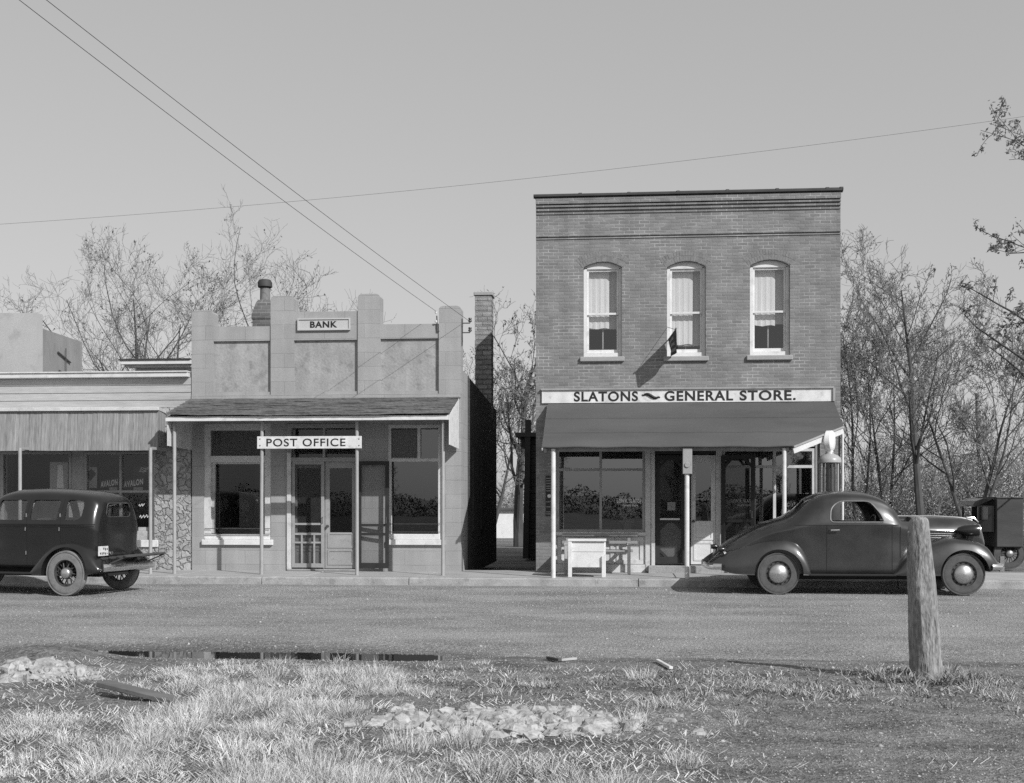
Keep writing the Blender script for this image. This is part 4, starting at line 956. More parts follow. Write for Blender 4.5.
# ------------------------------------------------------------------ store awning
AY = 22.02
aw = thing('store_awning', 'wide dark tar paper awning with a cut off right corner over the store front', 'awning', (X(690), AY, WALK))
xl, xr, xc = X(548), X(833.5), X(793.5, AY); tc_ = .57
zA, zE = Z(690, 403), Z(690, 446.5, AY)
def ay(t): return F - .045 + (AY - F + .045) * t
def az(t): return zA + (zE - zA) * t
def ar(t): return xr if t <= tc_ else xr + (xc - xr) * (t - tc_) / (1 - tc_)
mb = MB(); segs = 60
for ti, (ta, tb) in enumerate(((0, .37), (.37, .7), (.7, 1.0))):
    ts = sorted({ta, tb, *([tc_] if ta < tc_ < tb else [])}); rows = []
    for q, t in enumerate(ts):
        row = []
        for i in range(segs + 1):
            x = xl + (ar(t) - xl) * i / segs; sag = -.004 * math.sin(i * .52) * t - .008 * noise.noise(Vector((x * 1.7, t * 5, 1))); lift = .012 * (t - ta) / (tb - ta)
            row.append((x, ay(t), az(t) + sag + lift))
        rows.append(row)
    vs = [p for r in rows for p in r]; nn = segs + 1; k = len(rows)
    vs2 = [(x, y_, z - .018) for x, y_, z in vs]
    fs = []
    for r in range(k - 1):
        for i in range(segs):
            f = (r * nn + i, (r + 1) * nn + i, (r + 1) * nn + i + 1, r * nn + i + 1); fs.append(f); fs.append(tuple(q + k * nn for q in reversed(f)))
    for i in range(segs):
        fs.append(((k - 1) * nn + i, (k - 1) * nn + i + k * nn, (k - 1) * nn + i + 1 + k * nn, (k - 1) * nn + i + 1)); fs.append((i + 1, i + 1 + k * nn, i + k * nn, i))
    for r in range(k - 1):
        fs.append((r * nn, r * nn + k * nn, (r + 1) * nn + k * nn, (r + 1) * nn)); fs.append(((r + 1) * nn + segs, (r + 1) * nn + segs + k * nn, r * nn + segs + k * nn, r * nn + segs))
    mb.add(vs, fs) if False else mb.add(vs + vs2, fs)
mb.build('canopy', M['tarpaper'], aw)
mb = MB(); mb.box(xl + .02, xc, AY + .16, AY + .24, az(1) - .07, az(1) + .035); mb.build('front_beam', M['greywood'], aw)
for xx in (xl + .05, X(687, AY), xc - .1):
    mb = MB(); mb.bar((xx, AY + .08, az(1) - .06), (xx, F - .06, az(0) - .07), .05, .08); mb.build('rafter', M['greywood'], aw)
mb = MB(); mb.bar((xl + .0, ay(1) + .01, az(1) - .045), (xl + .0, ay(0), az(0) - .045), .02, .04); mb.build('edge_board', M['white'], aw)
pA, pB = Vector((ar(1) + .0, ay(1), az(1))), Vector((xr, ay(tc_), az(tc_)))
mb = MB(); mb.bar(pA + Vector((0, .02, -.085)), pB + Vector((0, .02, -.085)), .022, .1); mb.build('valance_board', M['offwhite'], aw)
mb = MB(); mb.bar(pA + Vector((0, .0, -.012)), pB + Vector((0, 0, -.012)), .04, .032); mb.build('corner_edge', M['trim'], aw)
for k, px in enumerate((553.3, 687, 784.3)):
    yq = 22.13; x = X(px, yq); zt = az(1) - .03; r_ = .043 if k < 2 else .038
    mb = MB(); mb.lathe([(r_, WALK - .01), (r_, 1.2), (r_ * .98, zt)], (x, yq, 0), 'z', 12); p = mb.build('post', M['white'], aw, smooth=True)
    if k == 1:
        mb = MB(); mb.box(x - .08, x + .09, yq - .07, yq + .07, Z(687, 474, yq), zt + .01); mb.lathe([(.05, 0), (.05, -.02)], (x, yq - .071, Z(687, 465, yq)), 'y', 12); mb.build('lamp_box', M['trim'], p, bevel=.006)

# ------------------------------------------------------------------ things before the store
wt = thing('wall_thermometer', 'tall narrow enamelled thermometer plate on the brick left of the display window', 'thermometer', (X(548.5), F, Z(548, 514)))
a, b, c, d = X(545.7), X(551.2), Z(548, 516), Z(548, 476)
mb = MB(); mb.box(a, b, F - .018, F - .002, c, d); mb.build('plate', M['card_dark'], wt, bevel=.004)
mb = MB(); mb.lathe([(.037, 0), (.037, -.012), (0, -.014)], (X(549.3), F - .018, Z(548, 496)), 'y', 14); mb.build('dial', M['paper'], wt)
mb = MB()
for q in (478, 480.5, 483, 485.8, 488, 490.5, 501.5, 506.5, 511.5, 513.5): mb.box(a + .012, b - .012, F - .021, F - .0185, Z(548, q + .7), Z(548, q))
mb.build('scale_mark', M['card_grey'], wt)
# bench along the shop front
bn = thing('wooden_bench', 'long weathered slatted bench against the store front behind the white box', 'bench', (X(600, 23.3), 23.3, WALK))
yb = F - .12; x0, x1 = X(562, yb), X(637.5, yb)
for q in ((533.3, 536.3), (540.8, 543.8)):
    mb = MB(); mb.box(x0, x1, yb - .02, yb + .012, Z(600, q[1], yb), Z(600, q[0], yb)); mb.build('back_slat', M['greywood'], bn, bevel=.005)
zseat = .58; yf = yb - .52
for k in range(3):
    mb = MB(); mb.box(x0 + .01, x1 - .09, yb - .05 - .16 * (k + 1) + .01, yb - .05 - .16 * k, zseat, zseat + .035); mb.build('seat_slat', M['greywood'], bn, bevel=.005)
for xx in (x0 + .1, X(629, yf)):
    mb = MB(); mb.box(xx - .03, xx + .03, yf - .05, yf, WALK, Z(629, 545, yf)); mb.build('leg', M['palewood'], bn, bevel=.005)
    mb = MB(); mb.box(xx - .03, xx + .03, yb - .03 + .0425, yb + .06, WALK, Z(600, 533.3, yb)); mb.build('leg', M['greywood'], bn, bevel=.005)
    mb = MB(); mb.box(xx - .029, xx + .029, yf + .001, yb + .01, zseat - .08, zseat - .002); mb.box(xx - .035, xx + .035, yf - .06, yb + .0, Z(629, 545, yf) + .001, Z(629, 545, yf) + .03); mb.build('arm_rail', M['palewood'], bn)
# white box on legs
yq = 22.22; bx = thing('white_box', 'white painted wooden box with a lid standing on short legs by the kerb', 'box', (X(587, yq), yq + .25, WALK))
x0, x1 = X(568, yq), X(605.5, yq); zt, zb_ = Z(587, 541.5, yq), Z(587, 567.5, yq); zm = Z(587, 552, yq)
mb = MB(); mb.box(x0 + .03, x1 - .03, yq + .02, yq + .46, zm + .002, zt - .01); mb.box(x0 + .035, x1 - .035, yq + .025, yq + .46, zb_, zm - .003); mb.build('body', M['white'], bx, bevel=.004)
mb = MB(); mb.box(x0 - .01, x1 + .01, yq - .02, yq + .5, zt, zt + .04); mb.build('lid', M['white'], bx, bevel=.006)
for (xx, yy, top) in ((x0, yq - .02, zt - .005), (x1 - .07, yq - .02, Z(604, 556, yq)), (x0, yq + .42, zt - .03), (x1 - .07, yq + .42, zt - .03)):
    mb = MB(); mb.box(xx, xx + .07, yy, yy + .045, WALK, top); mb.build('leg', M['white'], bx, bevel=.004)
# visible petrol pump
yq = 22.55; gp = thing('petrol_pump', 'tall round petrol pump with glass cylinder and white globe at the store corner', 'petrol pump', (X(829.5, yq), yq, WALK))
gx = X(829.5, yq); zz = lambda py: Z(829, py, yq)
mb = MB(); mb.lathe([(.26, WALK), (.26, WALK + .08), (.19, WALK + .12), (.17, .5), (.17, 1.15), (.2, 1.2), (.2, zz(493))], (gx, yq, 0), 'z', 28); mb.build('body', M['iron'], gp, smooth=True)
mb = MB(); mb.lathe([(.13, zz(492)), (.13, zz(463))], (gx, yq, 0), 'z', 28); mb.build('glass_cylinder', M['glass_dim'], gp, smooth=True)
mb = MB(); mb.lathe([(.085, zz(492)), (.085, zz(463))], (gx + .02, yq, 0), 'z', 16); mb.build('stand_pipe', M['iron'], gp, smooth=True)
for i in range(7):
    t = i * 2 * math.pi / 7 + .3; mb = MB(); mb.tube([(gx + .165 * math.cos(t), yq + .165 * math.sin(t), zz(493) - .01), (gx + .165 * math.cos(t), yq + .165 * math.sin(t), zz(461))], .018, 8); mb.build('tie_rod', M['iron'] if i % 3 else M['pump'], gp, smooth=True)
mb = MB(); mb.lathe([(.19, zz(463.2)), (.215, zz(462.6)), (.215, zz(460)), (.2, zz(458)), (.15, zz(455.4)), (.08, zz(453.9)), (.07, zz(452.5))], (gx, yq, 0), 'z', 28); mb.build('hood', M['pump'], gp, smooth=True)
mb = MB(); r0 = (zz(430.5) - zz(451.5)) / 2; zc = (zz(430.5) + zz(451.5)) / 2
mb.lathe([(0, -.085), (r0 * .6, -.08), (r0 * .88, -.07), (r0, -.045), (r0, .045), (r0 * .88, .07), (r0 * .6, .08), (0, .085)], (0, 0, 0), 'y', 32)
cr, sr = math.cos(R(66)), math.sin(R(66)); mb.v = [(gx + x * cr - yy * sr, yq + x * sr + yy * cr, zc + z) for x, yy, z in mb.v]
mb.lathe([(.06, zz(453)), (.075, zz(451.5)), (.05, zz(450.4))], (gx, yq, 0), 'z', 16); mb.build('globe', M['globe'], gp, smooth=True)
pts = [(gx - .2, yq - .05, 1.05), (gx - .3, yq - .12, .95), (gx - .32, yq - .15, .6), (gx - .27, yq - .13, .4), (gx - .22, yq - .1, .62), (gx - .2, yq - .08, .9)]
mb = MB(); mb.tube(pts, .022, 8); mb.build('hose', M['rubber'], gp, smooth=True)
# flag on a short staff from the middle window
fl = thing('flag', 'small striped flag on a short staff below the middle upper window', 'flag', (X(668), F, Z(668, 340)))
p0 = Vector((X(667.3), F + .02, Z(668, 341))); p1 = Vector((X(676, F - .75), F - .75, Z(676, 329, F - .75)))
mb = MB(); mb.tube([p0, p1], .012, 8); mb.lathe([(0, .03), (.02, .02), (.02, 0), (0, -.01)], tuple(p1), 'z', 8); mb.build('staff', M['flag_pale'], fl)
mb = MB(); n, kz = 10, 14; dx = (p1 - p0)
for m_, face in ((0, 1),):
    vs = []
    for i in range(n + 1):
        for j in range(kz + 1):
            t = .12 + .86 * i / n; q = p0 + dx * t; dr = .36 * j / kz; wv = .03 * math.sin(i * .9 + j * .22) * (j / kz)
            vs.append((q.x + wv + .05 * j / kz, q.y + .03 * j / kz, q.z - dr))
    vs2 = [(x + .006, yy, z) for x, yy, z in vs]; nn = kz + 1; off = len(vs)
    for i in range(n):
        for j in range(kz):
            f = (i * nn + j, (i + 1) * nn + j, (i + 1) * nn + j + 1, i * nn + j + 1)
            mb.m = 0 if (i > 5 and j < 8) else (1 if (j // 2) % 2 else 0)
            b0 = len(mb.v); mb.add([vs[q] for q in f], [(0, 1, 2, 3)]); mb.add([vs2[q] for q in f], [(3, 2, 1, 0)])
mb.build('cloth', [M['flag_dark'], M['flag_pale']], fl, fix=False)
mb = MB(); mb.tube([p0 + dx * .95, Vector((X(667.3), F + .01, Z(667, 327)))], .005, 4); mb.build('cord', M['wire'], fl)
# goods in the display windows
gz = Z(770, 546) - .02
def goods(kind, label, px, w, d_, h, m, yy, z0, group=None):
    x = X(px, yy); r = thing(kind, label, 'jar' if kind == 'glass_jar' else 'box', (x, yy, z0), 0, group)
    if kind == 'glass_jar':
        mb = MB(); mb.lathe([(w * .5, z0), (w * .55, z0 + .02), (w * .55, z0 + h * .75), (w * .3, z0 + h * .88), (w * .3, z0 + h)], (x, yy, 0), 'z', 16); mb.build('jar', M[m], r, smooth=True)
        mb = MB(); mb.lathe([(w * .34, z0 + h + .001), (w * .34, z0 + h + .025), (0, z0 + h + .03)], (x, yy, 0), 'z', 16); mb.build('lid', M['galv'], r)
    else:
        mb = MB(); mb.box(x - w / 2, x + w / 2, yy - d_ / 2, yy + d_ / 2, z0, z0 + h); mb.build('carton', M[m], r, bevel=.008)
        mb = MB(); mb.box(x - w / 2 - .006, x + w / 2 + .006, yy - d_ / 2 - .006, yy + d_ / 2 + .006, z0 + h + .001, z0 + h + .03); mb.build('lid', M['card_grey'], r, bevel=.004)
for i, (kind, lb, px, w, h, m) in enumerate((
        ('carton_box', 'tall grey carton, leftmost in the right display window', 741, .22, .42, 'card_grey'), ('carton_box', 'wide low pale carton in the right display window', 748.5, .2, .2, 'paper'),
        ('glass_jar', 'pale lidded jar beside the wide carton in the display window', 757, .12, .22, 'paper'), ('carton_box', 'large dark carton toward the middle of the right display window', 764, .26, .46, 'card_dark'),
        ('glass_jar', 'grey lidded jar next to the large dark carton', 770.5, .11, .3, 'card_grey'), ('carton_box', 'small white carton nearest the mullion in the display window', 778, .14, .16, 'paper'))):
    goods(kind, lb, px, w, .2, h, m, F + .36 + .05 * (i % 2), gz + .001)
pl = thing('potted_plant', 'round leafy potted plant in the left display window', 'plant', (X(628, F + .5), F + .5, Z(600, 532) - .04))
zp = Z(600, 532) - .04
mb = MB(); mb.lathe([(.07, zp), (.1, zp + .17), (.11, zp + .17), (.11, zp + .2), (.09, zp + .2)], (X(628, F + .5), F + .5, 0), 'z', 16); mb.build('pot', M['card_grey'], pl, smooth=True)
mb = MB()
for i in range(220):
    v = Vector((random.gauss(0, 1), random.gauss(0, 1), random.gauss(0, 1))).normalized() * random.uniform(.1, .2); q = Vector((X(628, F + .5), F + .5, zp + .38)) + Vector((v.x * 1.1, v.y, v.z)); a = Vector((random.gauss(0, 1), random.gauss(0, 1), random.gauss(0, 1))).normalized() * .035; b = a.orthogonal().normalized() * .018
    mb.add([q - a, q + b, q + a, q - b], [(0, 1, 2, 3)])
for i in range(9):
    t = i * .7; mb.tube([(X(628, F + .5), F + .5, zp + .19), (X(628, F + .5) + .1 * math.cos(t), F + .5 + .1 * math.sin(t), zp + .4)], .005, 4)
mb.build('foliage', M['paper'], pl, fix=False)
# ------------------------------------------------------------------ cars
def cr(xs, ys, x):
    """cubic through uneven knots, monotone enough for body lines"""
    n = len(xs)
    if x <= xs[0]: return ys[0]
    if x >= xs[-1]: return ys[-1]
    i = max(k for k in range(n - 1) if xs[k] <= x)
    def sl(k):
        if k == 0: return (ys[1] - ys[0]) / (xs[1] - xs[0])
        if k == n - 1: return (ys[-1] - ys[-2]) / (xs[-1] - xs[-2])
        a = (ys[k] - ys[k - 1]) / (xs[k] - xs[k - 1]); b = (ys[k + 1] - ys[k]) / (xs[k + 1] - xs[k])
        if a * b <= 0: return 0.0
        h0, h1 = xs[k] - xs[k - 1], xs[k + 1] - xs[k]; w1, w2 = 2 * h1 + h0, h1 + 2 * h0
        return (w1 + w2) / (w1 / a + w2 / b)
    h = xs[i + 1] - xs[i]; t = (x - xs[i]) / h; m0, m1 = sl(i), sl(i + 1)
    return (2 * t ** 3 - 3 * t * t + 1) * ys[i] + (t ** 3 - 2 * t * t + t) * h * m0 + (-2 * t ** 3 + 3 * t * t) * ys[i + 1] + (t ** 3 - t * t) * h * m1
def catmull(pts, per):
    out = []
    P = [pts[0]] + list(pts) + [pts[-1]]
    for i in range(1, len(P) - 2):
        for k in range(per):
            t = k / per
            out.append(tuple(.5 * ((2 * P[i][c]) + (-P[i - 1][c] + P[i + 1][c]) * t + (2 * P[i - 1][c] - 5 * P[i][c] + 4 * P[i + 1][c] - P[i + 2][c]) * t * t + (-P[i - 1][c] + 3 * P[i][c] - 3 * P[i + 1][c] + P[i + 2][c]) * t ** 3) for c in range(len(pts[0]))))
    out.append(tuple(pts[-1])); return out
class Body:
    """stations: (u, zb, wb, zk, wk, zt, wt)"""
    def __init__(s, st, per=4): s.st = st; s.us = [q[0] for q in st]; s.cols = list(zip(*st)); s.per = per
    def par(s, u): return [cr(s.us, s.cols[k], u) for k in range(1, 7)]
    def half(s, u, inset=0.0):
        zb, wb, zk, wk, zt, wt = s.par(u); h = zt - zk
        zb += inset; wb = max(.02, wb - inset); wk = max(.02, wk - inset); zt -= inset; wt = max(.01, wt - inset); h = zt - zk
        pts = [(0, zb), (wb * .6, zb), (wb * .97, zb + .02), (wb + .3 * (wk - wb), zb + .3 * (zk - zb)), (wk - .012 * 1, zb + .72 * (zk - zb)), (wk, zk - .02), (wk * .985, zk + .12 * h), (wk + (wt - wk) * .28, zk + .40 * h), (wk + (wt - wk) * .62, zk + .66 * h), (wt, zk + .86 * h), (wt * .62, zk + .965 * h), (0, zt)]
        return catmull(pts, s.per)
    def ring(s, u, inset=0.0):
        h = s.half(u, inset); return h + [(-y, z) for y, z in reversed(h[1:-1])]
    def solid(s, mb, u0, u1, n, inset=0.0, ease=True):
        us = [u0 + (u1 - u0) * ((1 - math.cos(math.pi * i / n)) / 2 if ease else i / n) for i in range(n + 1)]
        vs = []; k = None
        for u in us:
            r = s.ring(u, inset); k = len(r); vs += [(u, y, z) for y, z in r]
        fs = [(i * k + j, (i + 1) * k + j, (i + 1) * k + (j + 1) % k, i * k + (j + 1) % k) for i in range(n) for j in range(k)]
        r0 = s.ring(u0, inset); r1 = s.ring(u1, inset)
        def cen(r): return (0, sum(z for y, z in r) / len(r))
        a = len(vs); vs.append((u0, *cen(r0))); b = len(vs); vs.append((u1, *cen(r1)))
        fs += [(a, j, (j + 1) % k) for j in range(k)] + [(b, n * k + (j + 1) % k, n * k + j) for j in range(k)]
        mb.add(vs, fs)
    def width(s, u, z):
        h = s.half(u)
        best = 0
        for (y0, z0), (y1, z1) in zip(h, h[1:]):
            if (z0 - z) * (z1 - z) <= 0 and z1 != z0: best = max(best, y0 + (y1 - y0) * (z - z0) / (z1 - z0))
        return best
    def top(s, u): return s.par(u)[4]
def boolean(o, cutter_mb, op='DIFFERENCE'):
    c = cutter_mb.build('cutter', [M['seam']], o.parent, off=False)
    md = o.modifiers.new('b', 'BOOLEAN'); md.operation = op; md.object = c; md.solver = 'EXACT'
    bpy.context.view_layer.update()
    dg = bpy.context.evaluated_depsgraph_get(); me = bpy.data.meshes.new_from_object(o.evaluated_get(dg))
    o.modifiers.clear(); old = o.data; o.data = me; bpy.data.meshes.remove(old)
    cm = c.data; bpy.data.objects.remove(c); bpy.data.meshes.remove(cm)
def finish(o, m):
    me = o.data; me.materials.clear(); me.materials.append(m)
    me.polygons.foreach_set('material_index', [0] * len(me.polygons)); me.polygons.foreach_set('use_smooth', [True] * len(me.polygons)); me.set_sharp_from_angle(angle=R(32)); me.update()
def rrect(pts, r, n=5):
    """polygon with rounded corners; r per corner"""
    out = []; k = len(pts)
    for i, p in enumerate(pts):
        a, b = Vector(pts[i - 1]), Vector(pts[(i + 1) % k]); p = Vector(p); rr = r[i] if hasattr(r, '__len__') else r
        da, db = (a - p).normalized(), (b - p).normalized(); q0, q1 = p + da * rr, p + db * rr
        for j in range(n + 1):
            t = j / n; out.append(tuple((1 - t) ** 2 * q0 + 2 * t * (1 - t) * p + t * t * q1))
    return out
def make_car(root, B, side_wins, end_wins, paint, u0, u1, cav, n=90):
    """shell with see-through windows; side_wins: polygons (u, z); end_wins: (polys (y, z), ua, ub)"""
    mb = MB(); B.solid(mb, u0, u1, n); body = mb.build('body', [M[paint]], root, off=False)
    cv = MB(); B.solid(cv, cav[0], cav[1], 40, .045, False)
    zc = cav[2]; cv.v = [(x, y, max(z, zc)) for x, y, z in cv.v]
    boolean(body, cv)
    def cutter(zoff=0):
        c = MB()
        for p in side_wins: c.prism(p, -1.2, 1.2)
        for polys, ua, ub in end_wins:
            for p in polys: c.prism_x(p, ua, ub)
        return c
    boolean(body, cutter())
    finish(body, M[paint])
    sh = MB(); B.solid(sh, u0, u1, n, .012); gl = sh.build('window_glass', [M['car_glass']], root, off=False)
    s2 = MB(); B.solid(s2, u0 + .01, u1 - .01, n, .016); boolean(gl, s2)
    boolean(gl, cutter(), 'INTERSECT'); finish(gl, M['car_glass'])
    return body
def surf_line(B, mb, pts, rad, off=.0, side=(1, -1), n=5):
    for sd in side: mb.tube([(u, sd * (B.width(u, z) + off), z) for u, z in pts], rad, n)
def wheel(root, u, side, yc, r, w, spoke=False, name='wheel', tm='tyre'):
    rr = r * .60; s = side
    mb = MB(); prof = [(.05, .02), (rr * .55, .03), (rr * .78, .036), (rr * .95, .036), (rr, .05), (rr * 1.02, .03), (rr * 1.02, -.05), (.05, -.05)]
    if spoke: prof = [(.09, .045), (.1, .03), (.1, -.03), (.05, -.05)]
    mb.lathe([(a, yc * s + s * (b)) for a, b in prof], (u, 0, r), 'y', 40)
    if spoke:
        for i in range(18):
            t = 2 * math.pi * i / 18; mb.tube([(u + .09 * math.cos(t), s * (yc + (.03 if i % 2 else -.02)), r + .09 * math.sin(t)), (u + rr * .98 * math.cos(t + .12), s * (yc + .0), r + rr * .98 * math.sin(t + .12))], .011, 5)
        mb.lathe([(a, yc * s + s * b) for a, b in ((rr * .93, .05), (rr * 1.02, .055), (rr * 1.02, -.06), (rr * .93, -.06), (rr * .95, 0), (rr * .93, .05))], (u, 0, r), 'y', 40, 1.0, False)
    else:
        mb.m = 1
        for i in range(14):
            t = 2 * math.pi * i / 14; c = (u + rr * .86 * math.cos(t), r + rr * .86 * math.sin(t)); k = []
            for j in range(8):
                q = 2 * math.pi * j / 8; a, b = .020 * math.cos(q), .011 * math.sin(q); k.append((c[0] - a * math.sin(t) + b * math.cos(t), c[1] + a * math.cos(t) + b * math.sin(t)))
            mb.prism(k, s * (yc + .03), s * (yc + .039))
    wh = mb.build(name, [M['rim'], M['seam']], root, smooth=True, off=False)
    mb = MB(); pr = []
    for i in range(17):
        t = math.pi * i / 16; pr.append((rr + (r - rr) * (math.sin(t) ** .55), math.cos(t) * w / 2 * (1 - .18 * (abs(math.cos(t)) ** 6))))
    mb.lathe([(a, yc * s + s * b) for a, b in pr + pr[:1]], (u, 0, r), 'y', 56, 1.0, False)
    for gg in (.93, .86): mb.lathe([(rr + (r - rr) * gg + .004, yc * s + s * (w * .38)), (rr + (r - rr) * gg + .0, yc * s + s * (w * .45)), (rr + (r - rr) * gg - .012, yc * s + s * (w * .44))], (u, 0, r), 'y', 56, 1.0, False)
    mb.build('tyre', M[tm], wh, smooth=True, off=False)
    mb = MB(); hr = rr * (.76 if not spoke else .40)
    mb.lathe([(a * hr, s * (yc + .044 + b)) for a, b in ((1.0, 0), (1.0, .015), (.93, .03), (.7, .055), (.4, .072), (.0, .08))] if not spoke else [(a * hr, s * (yc + .03 + b)) for a, b in ((1.0, 0), (1.0, .03), (.85, .05), (.4, .065), (0, .07))], (u, 0, r), 'y', 32)
    mb.build('hubcap', M['hub'], wh, smooth=True, off=False)
    return wh
def fender(root, st, well, side, m, label=None):
    """st: (u, zb, zt, wi, wo); well: (u, z, r)"""
    us = [q[0] for q in st]; cols = list(zip(*st)); mb = MB(); vs = []; n = 44; k = 0
    for i in range(n + 1):
        u = us[0] + (us[-1] - us[0]) * (1 - math.cos(math.pi * i / n)) / 2
        zb, zt, wi, wo = [cr(us, cols[c], u) for c in range(1, 5)]; h = zt - zb
        r = [(wi, zb), (wo - .03, zb), (wo - .004, zb + .04 * h), (wo, zb + .25 * h), (wo - .012, zb + .52 * h), (wo - .06, zb + .76 * h), (wo - .15 * min(1, (wo - wi) / .3), zb + .93 * h), (wi + .3 * (wo - wi), zt), (wi, zt - .01)]
        r = catmull(r, 3); k = len(r); vs += [(u, side * y, z) for y, z in r]
    fs = [(i * k + j, (i + 1) * k + j, (i + 1) * k + (j + 1) % k, i * k + (j + 1) % k) for i in range(n) for j in range(k)] + [tuple(range(k - 1, -1, -1)), tuple(n * k + j for j in range(k))]
    mb.add(vs, fs); o = mb.build('fender', [M[m]], root, off=False)
    c = MB(); c.lathe([(well[2], .50 * side), (well[2], 1.2 * side)], (well[0], 0, well[1]), 'y', 64)
    boolean(o, c); finish(o, M[m]); return o

# --- coupe by the store
cp = thing('parked_coupe', 'dusty dark 1930s coupe with sloping tail parked before the general store', 'car', (2.62, 21.10, 0), R(1.2))
B = Body([(-1.03, .47, .22, .52, .26, .58, .16), (-.98, .42, .38, .55, .42, .66, .30), (-.90, .38, .50, .60, .54, .75, .38), (-.64, .33, .60, .74, .64, .95, .42), (-.38, .33, .64, .90, .68, 1.105, .44), (-.10, .33, .67, 1.02, .71, 1.215, .45), (.18, .33, .69, 1.08, .73, 1.30, .46), (.31, .33, .70, 1.11, .735, 1.385, .47), (.42, .33, .70, 1.13, .74, 1.49, .48), (.55, .33, .70, 1.15, .74, 1.605, .50), (.77, .33, .71, 1.165, .745, 1.705, .52), (1.10, .33, .71, 1.175, .745, 1.745, .53), (1.41, .33, .71, 1.175, .74, 1.73, .53), (1.69, .33, .71, 1.17, .73, 1.665, .53), (1.86, .33, .70, 1.16, .71, 1.56, .54), (1.99, .33, .68, 1.14, .69, 1.405, .54), (2.08, .33, .64, 1.11, .65, 1.305, .48), (2.3, .33, .54, 1.08, .55, 1.30, .33), (2.62, .33, .44, 1.06, .45, 1.303, .26), (3.15, .36, .34, 1.02, .35, 1.28, .20), (3.38, .40, .28, .96, .29, 1.235, .15), (3.5, .45, .22, .90, .22, 1.15, .11), (3.56, .5, .15, .8, .15, 1.0, .07)])
wz0, wz1 = 1.215, 1.565
sw = [rrect([(.86, wz0), (1.76, wz0), (1.70, wz0 + .14), (1.54, wz1), (1.02, wz1), (.88, wz1 - .12)], [.07, .05, .05, .10, .10, .08])]
ew = [([rrect([(s * .03, 1.22), (s * .60, 1.22), (s * .49, 1.58), (s * .03, 1.61)], .04) for s in (1, -1)], 1.66, 2.3), ([rrect([(s * .05, 1.40), (s * .34, 1.40), (s * .30, 1.56), (s * .05, 1.58)], .04) for s in (1, -1)], .2, .62)]
body = make_car(cp, B, sw, ew, 'paint_car', -1.03, 3.56, (.36, 1.98, .62))
mb = MB()                                                     # chrome round the side window, belt bead
for s in (1, -1):
    mb.tube([(u, s * (B.width(u, z) + .002), z) for u, z in sw[0] + sw[0][:1]], .010, 6)
mb.build('window_trim', M['chrome'], cp, smooth=True, off=False)
mb = MB(); surf_line(B, mb, [(.28 + .09 * i, 1.165) for i in range(20)], .008, .002); mb.build('belt_moulding', M['paint_car'], cp, smooth=True, off=False)
mb = MB(); dl = [(.80, .36 + i * .04) for i in range(21)]; surf_line(B, mb, dl, .006, -.003); surf_line(B, mb, [(1.88, .36 + i * .04) for i in range(21)], .006, -.003); surf_line(B, mb, [(.80 + .06 * i, .37) for i in range(19)], .006, -.003)
surf_line(B, mb, [(2.02, .62 + i * .04) for i in range(14)], .006, -.003)
mb.build('door_gap', M['seam'], cp, off=False)
mb = MB()
for s in (1, -1): mb.tube([(.84, s * (B.width(.84, 1.08)), 1.085), (.86, s * (B.width(.86, 1.08) + .045), 1.08), (1.0, s * (B.width(1.0, 1.08) + .045), 1.085)], .013, 6)
mb.build('door_handle', M['chrome'], cp, smooth=True, off=False)
for s in (1, -1):
    fender(cp, [(-1.13, .50, .54, .42, .58), (-1.0, .43, .635, .4, .70), (-.72, .345, .765, .4, .80), (-.45, .33, .86, .4, .84), (-.2, .33, .935, .4, .855), (.07, .33, .96, .4, .86), (.27, .33, .915, .4, .86), (.40, .33, .80, .42, .855), (.48, .33, .64, .45, .84), (.53, .33, .42, .5, .80)], (0, .36, .40), s, 'paint_car')
    fender(cp, [(1.88, .33, .36, .45, .80), (1.95, .33, .44, .4, .81), (2.10, .33, .64, .35, .83), (2.3, .33, .785, .3, .84), (2.52, .33, .885, .28, .85), (2.89, .33, .965, .26, .86), (3.15, .34, .945, .24, .86), (3.42, .40, .83, .24, .84), (3.54, .47, .66, .26, .80), (3.60, .50, .55, .3, .74)], (3.03, .36, .40), s, 'paint_car')
    for u in (0, 3.03): wheel(cp, u, s, .70, .355, .155)
    mb = MB(); mb.box(.50, 1.92, s * .60, s * .83, .315, .35); o = mb.build('running_board', M['rubber'], cp, bevel=.012, off=False)
    mb = MB(); mb.lathe([(0, -.20), (.045, -.17), (.085, -.08), (.102, .06), (.105, .15), (.098, .165)], (3.20, s * .44, 1.075), 'x', 24); mb.bar((3.22, s * .44, .99), (3.22, s * .40, .86), .05, .06); hl = mb.build('headlight', M['paint_black'], cp, smooth=True, off=False)
    mb = MB(); mb.lathe([(.101, .155), (.108, .165), (.105, .18), (.09, .185), (.05, .2), (0, .205)], (3.20, s * .44, 1.075), 'x', 24); mb.build('lens', M['chrome'], hl, smooth=True, off=False)
    mb = MB(); mb.lathe([(0, -.06), (.04, -.055), (.045, 0), (.03, .06), (0, .1)], (-.93, s * .58, .75), 'x', 14); mb.bar((-.9, s * .58, .73), (-.85, s * .55, .66), .03, .04); mb.build('tail_light', M['paint_black'], cp, smooth=True, off=False)
    mb = MB()
    for k in range(3): mb.tube([(u, s * (B.width(u, 1.02 - .035 * k - .02 * (u - 2.4)) + .004), 1.02 - .035 * k - .02 * (u - 2.4)) for u in [2.42 + .06 * i for i in range(11)]], .009, 5)
    mb.build('hood_louver', M['chrome'], cp, smooth=True, off=False)
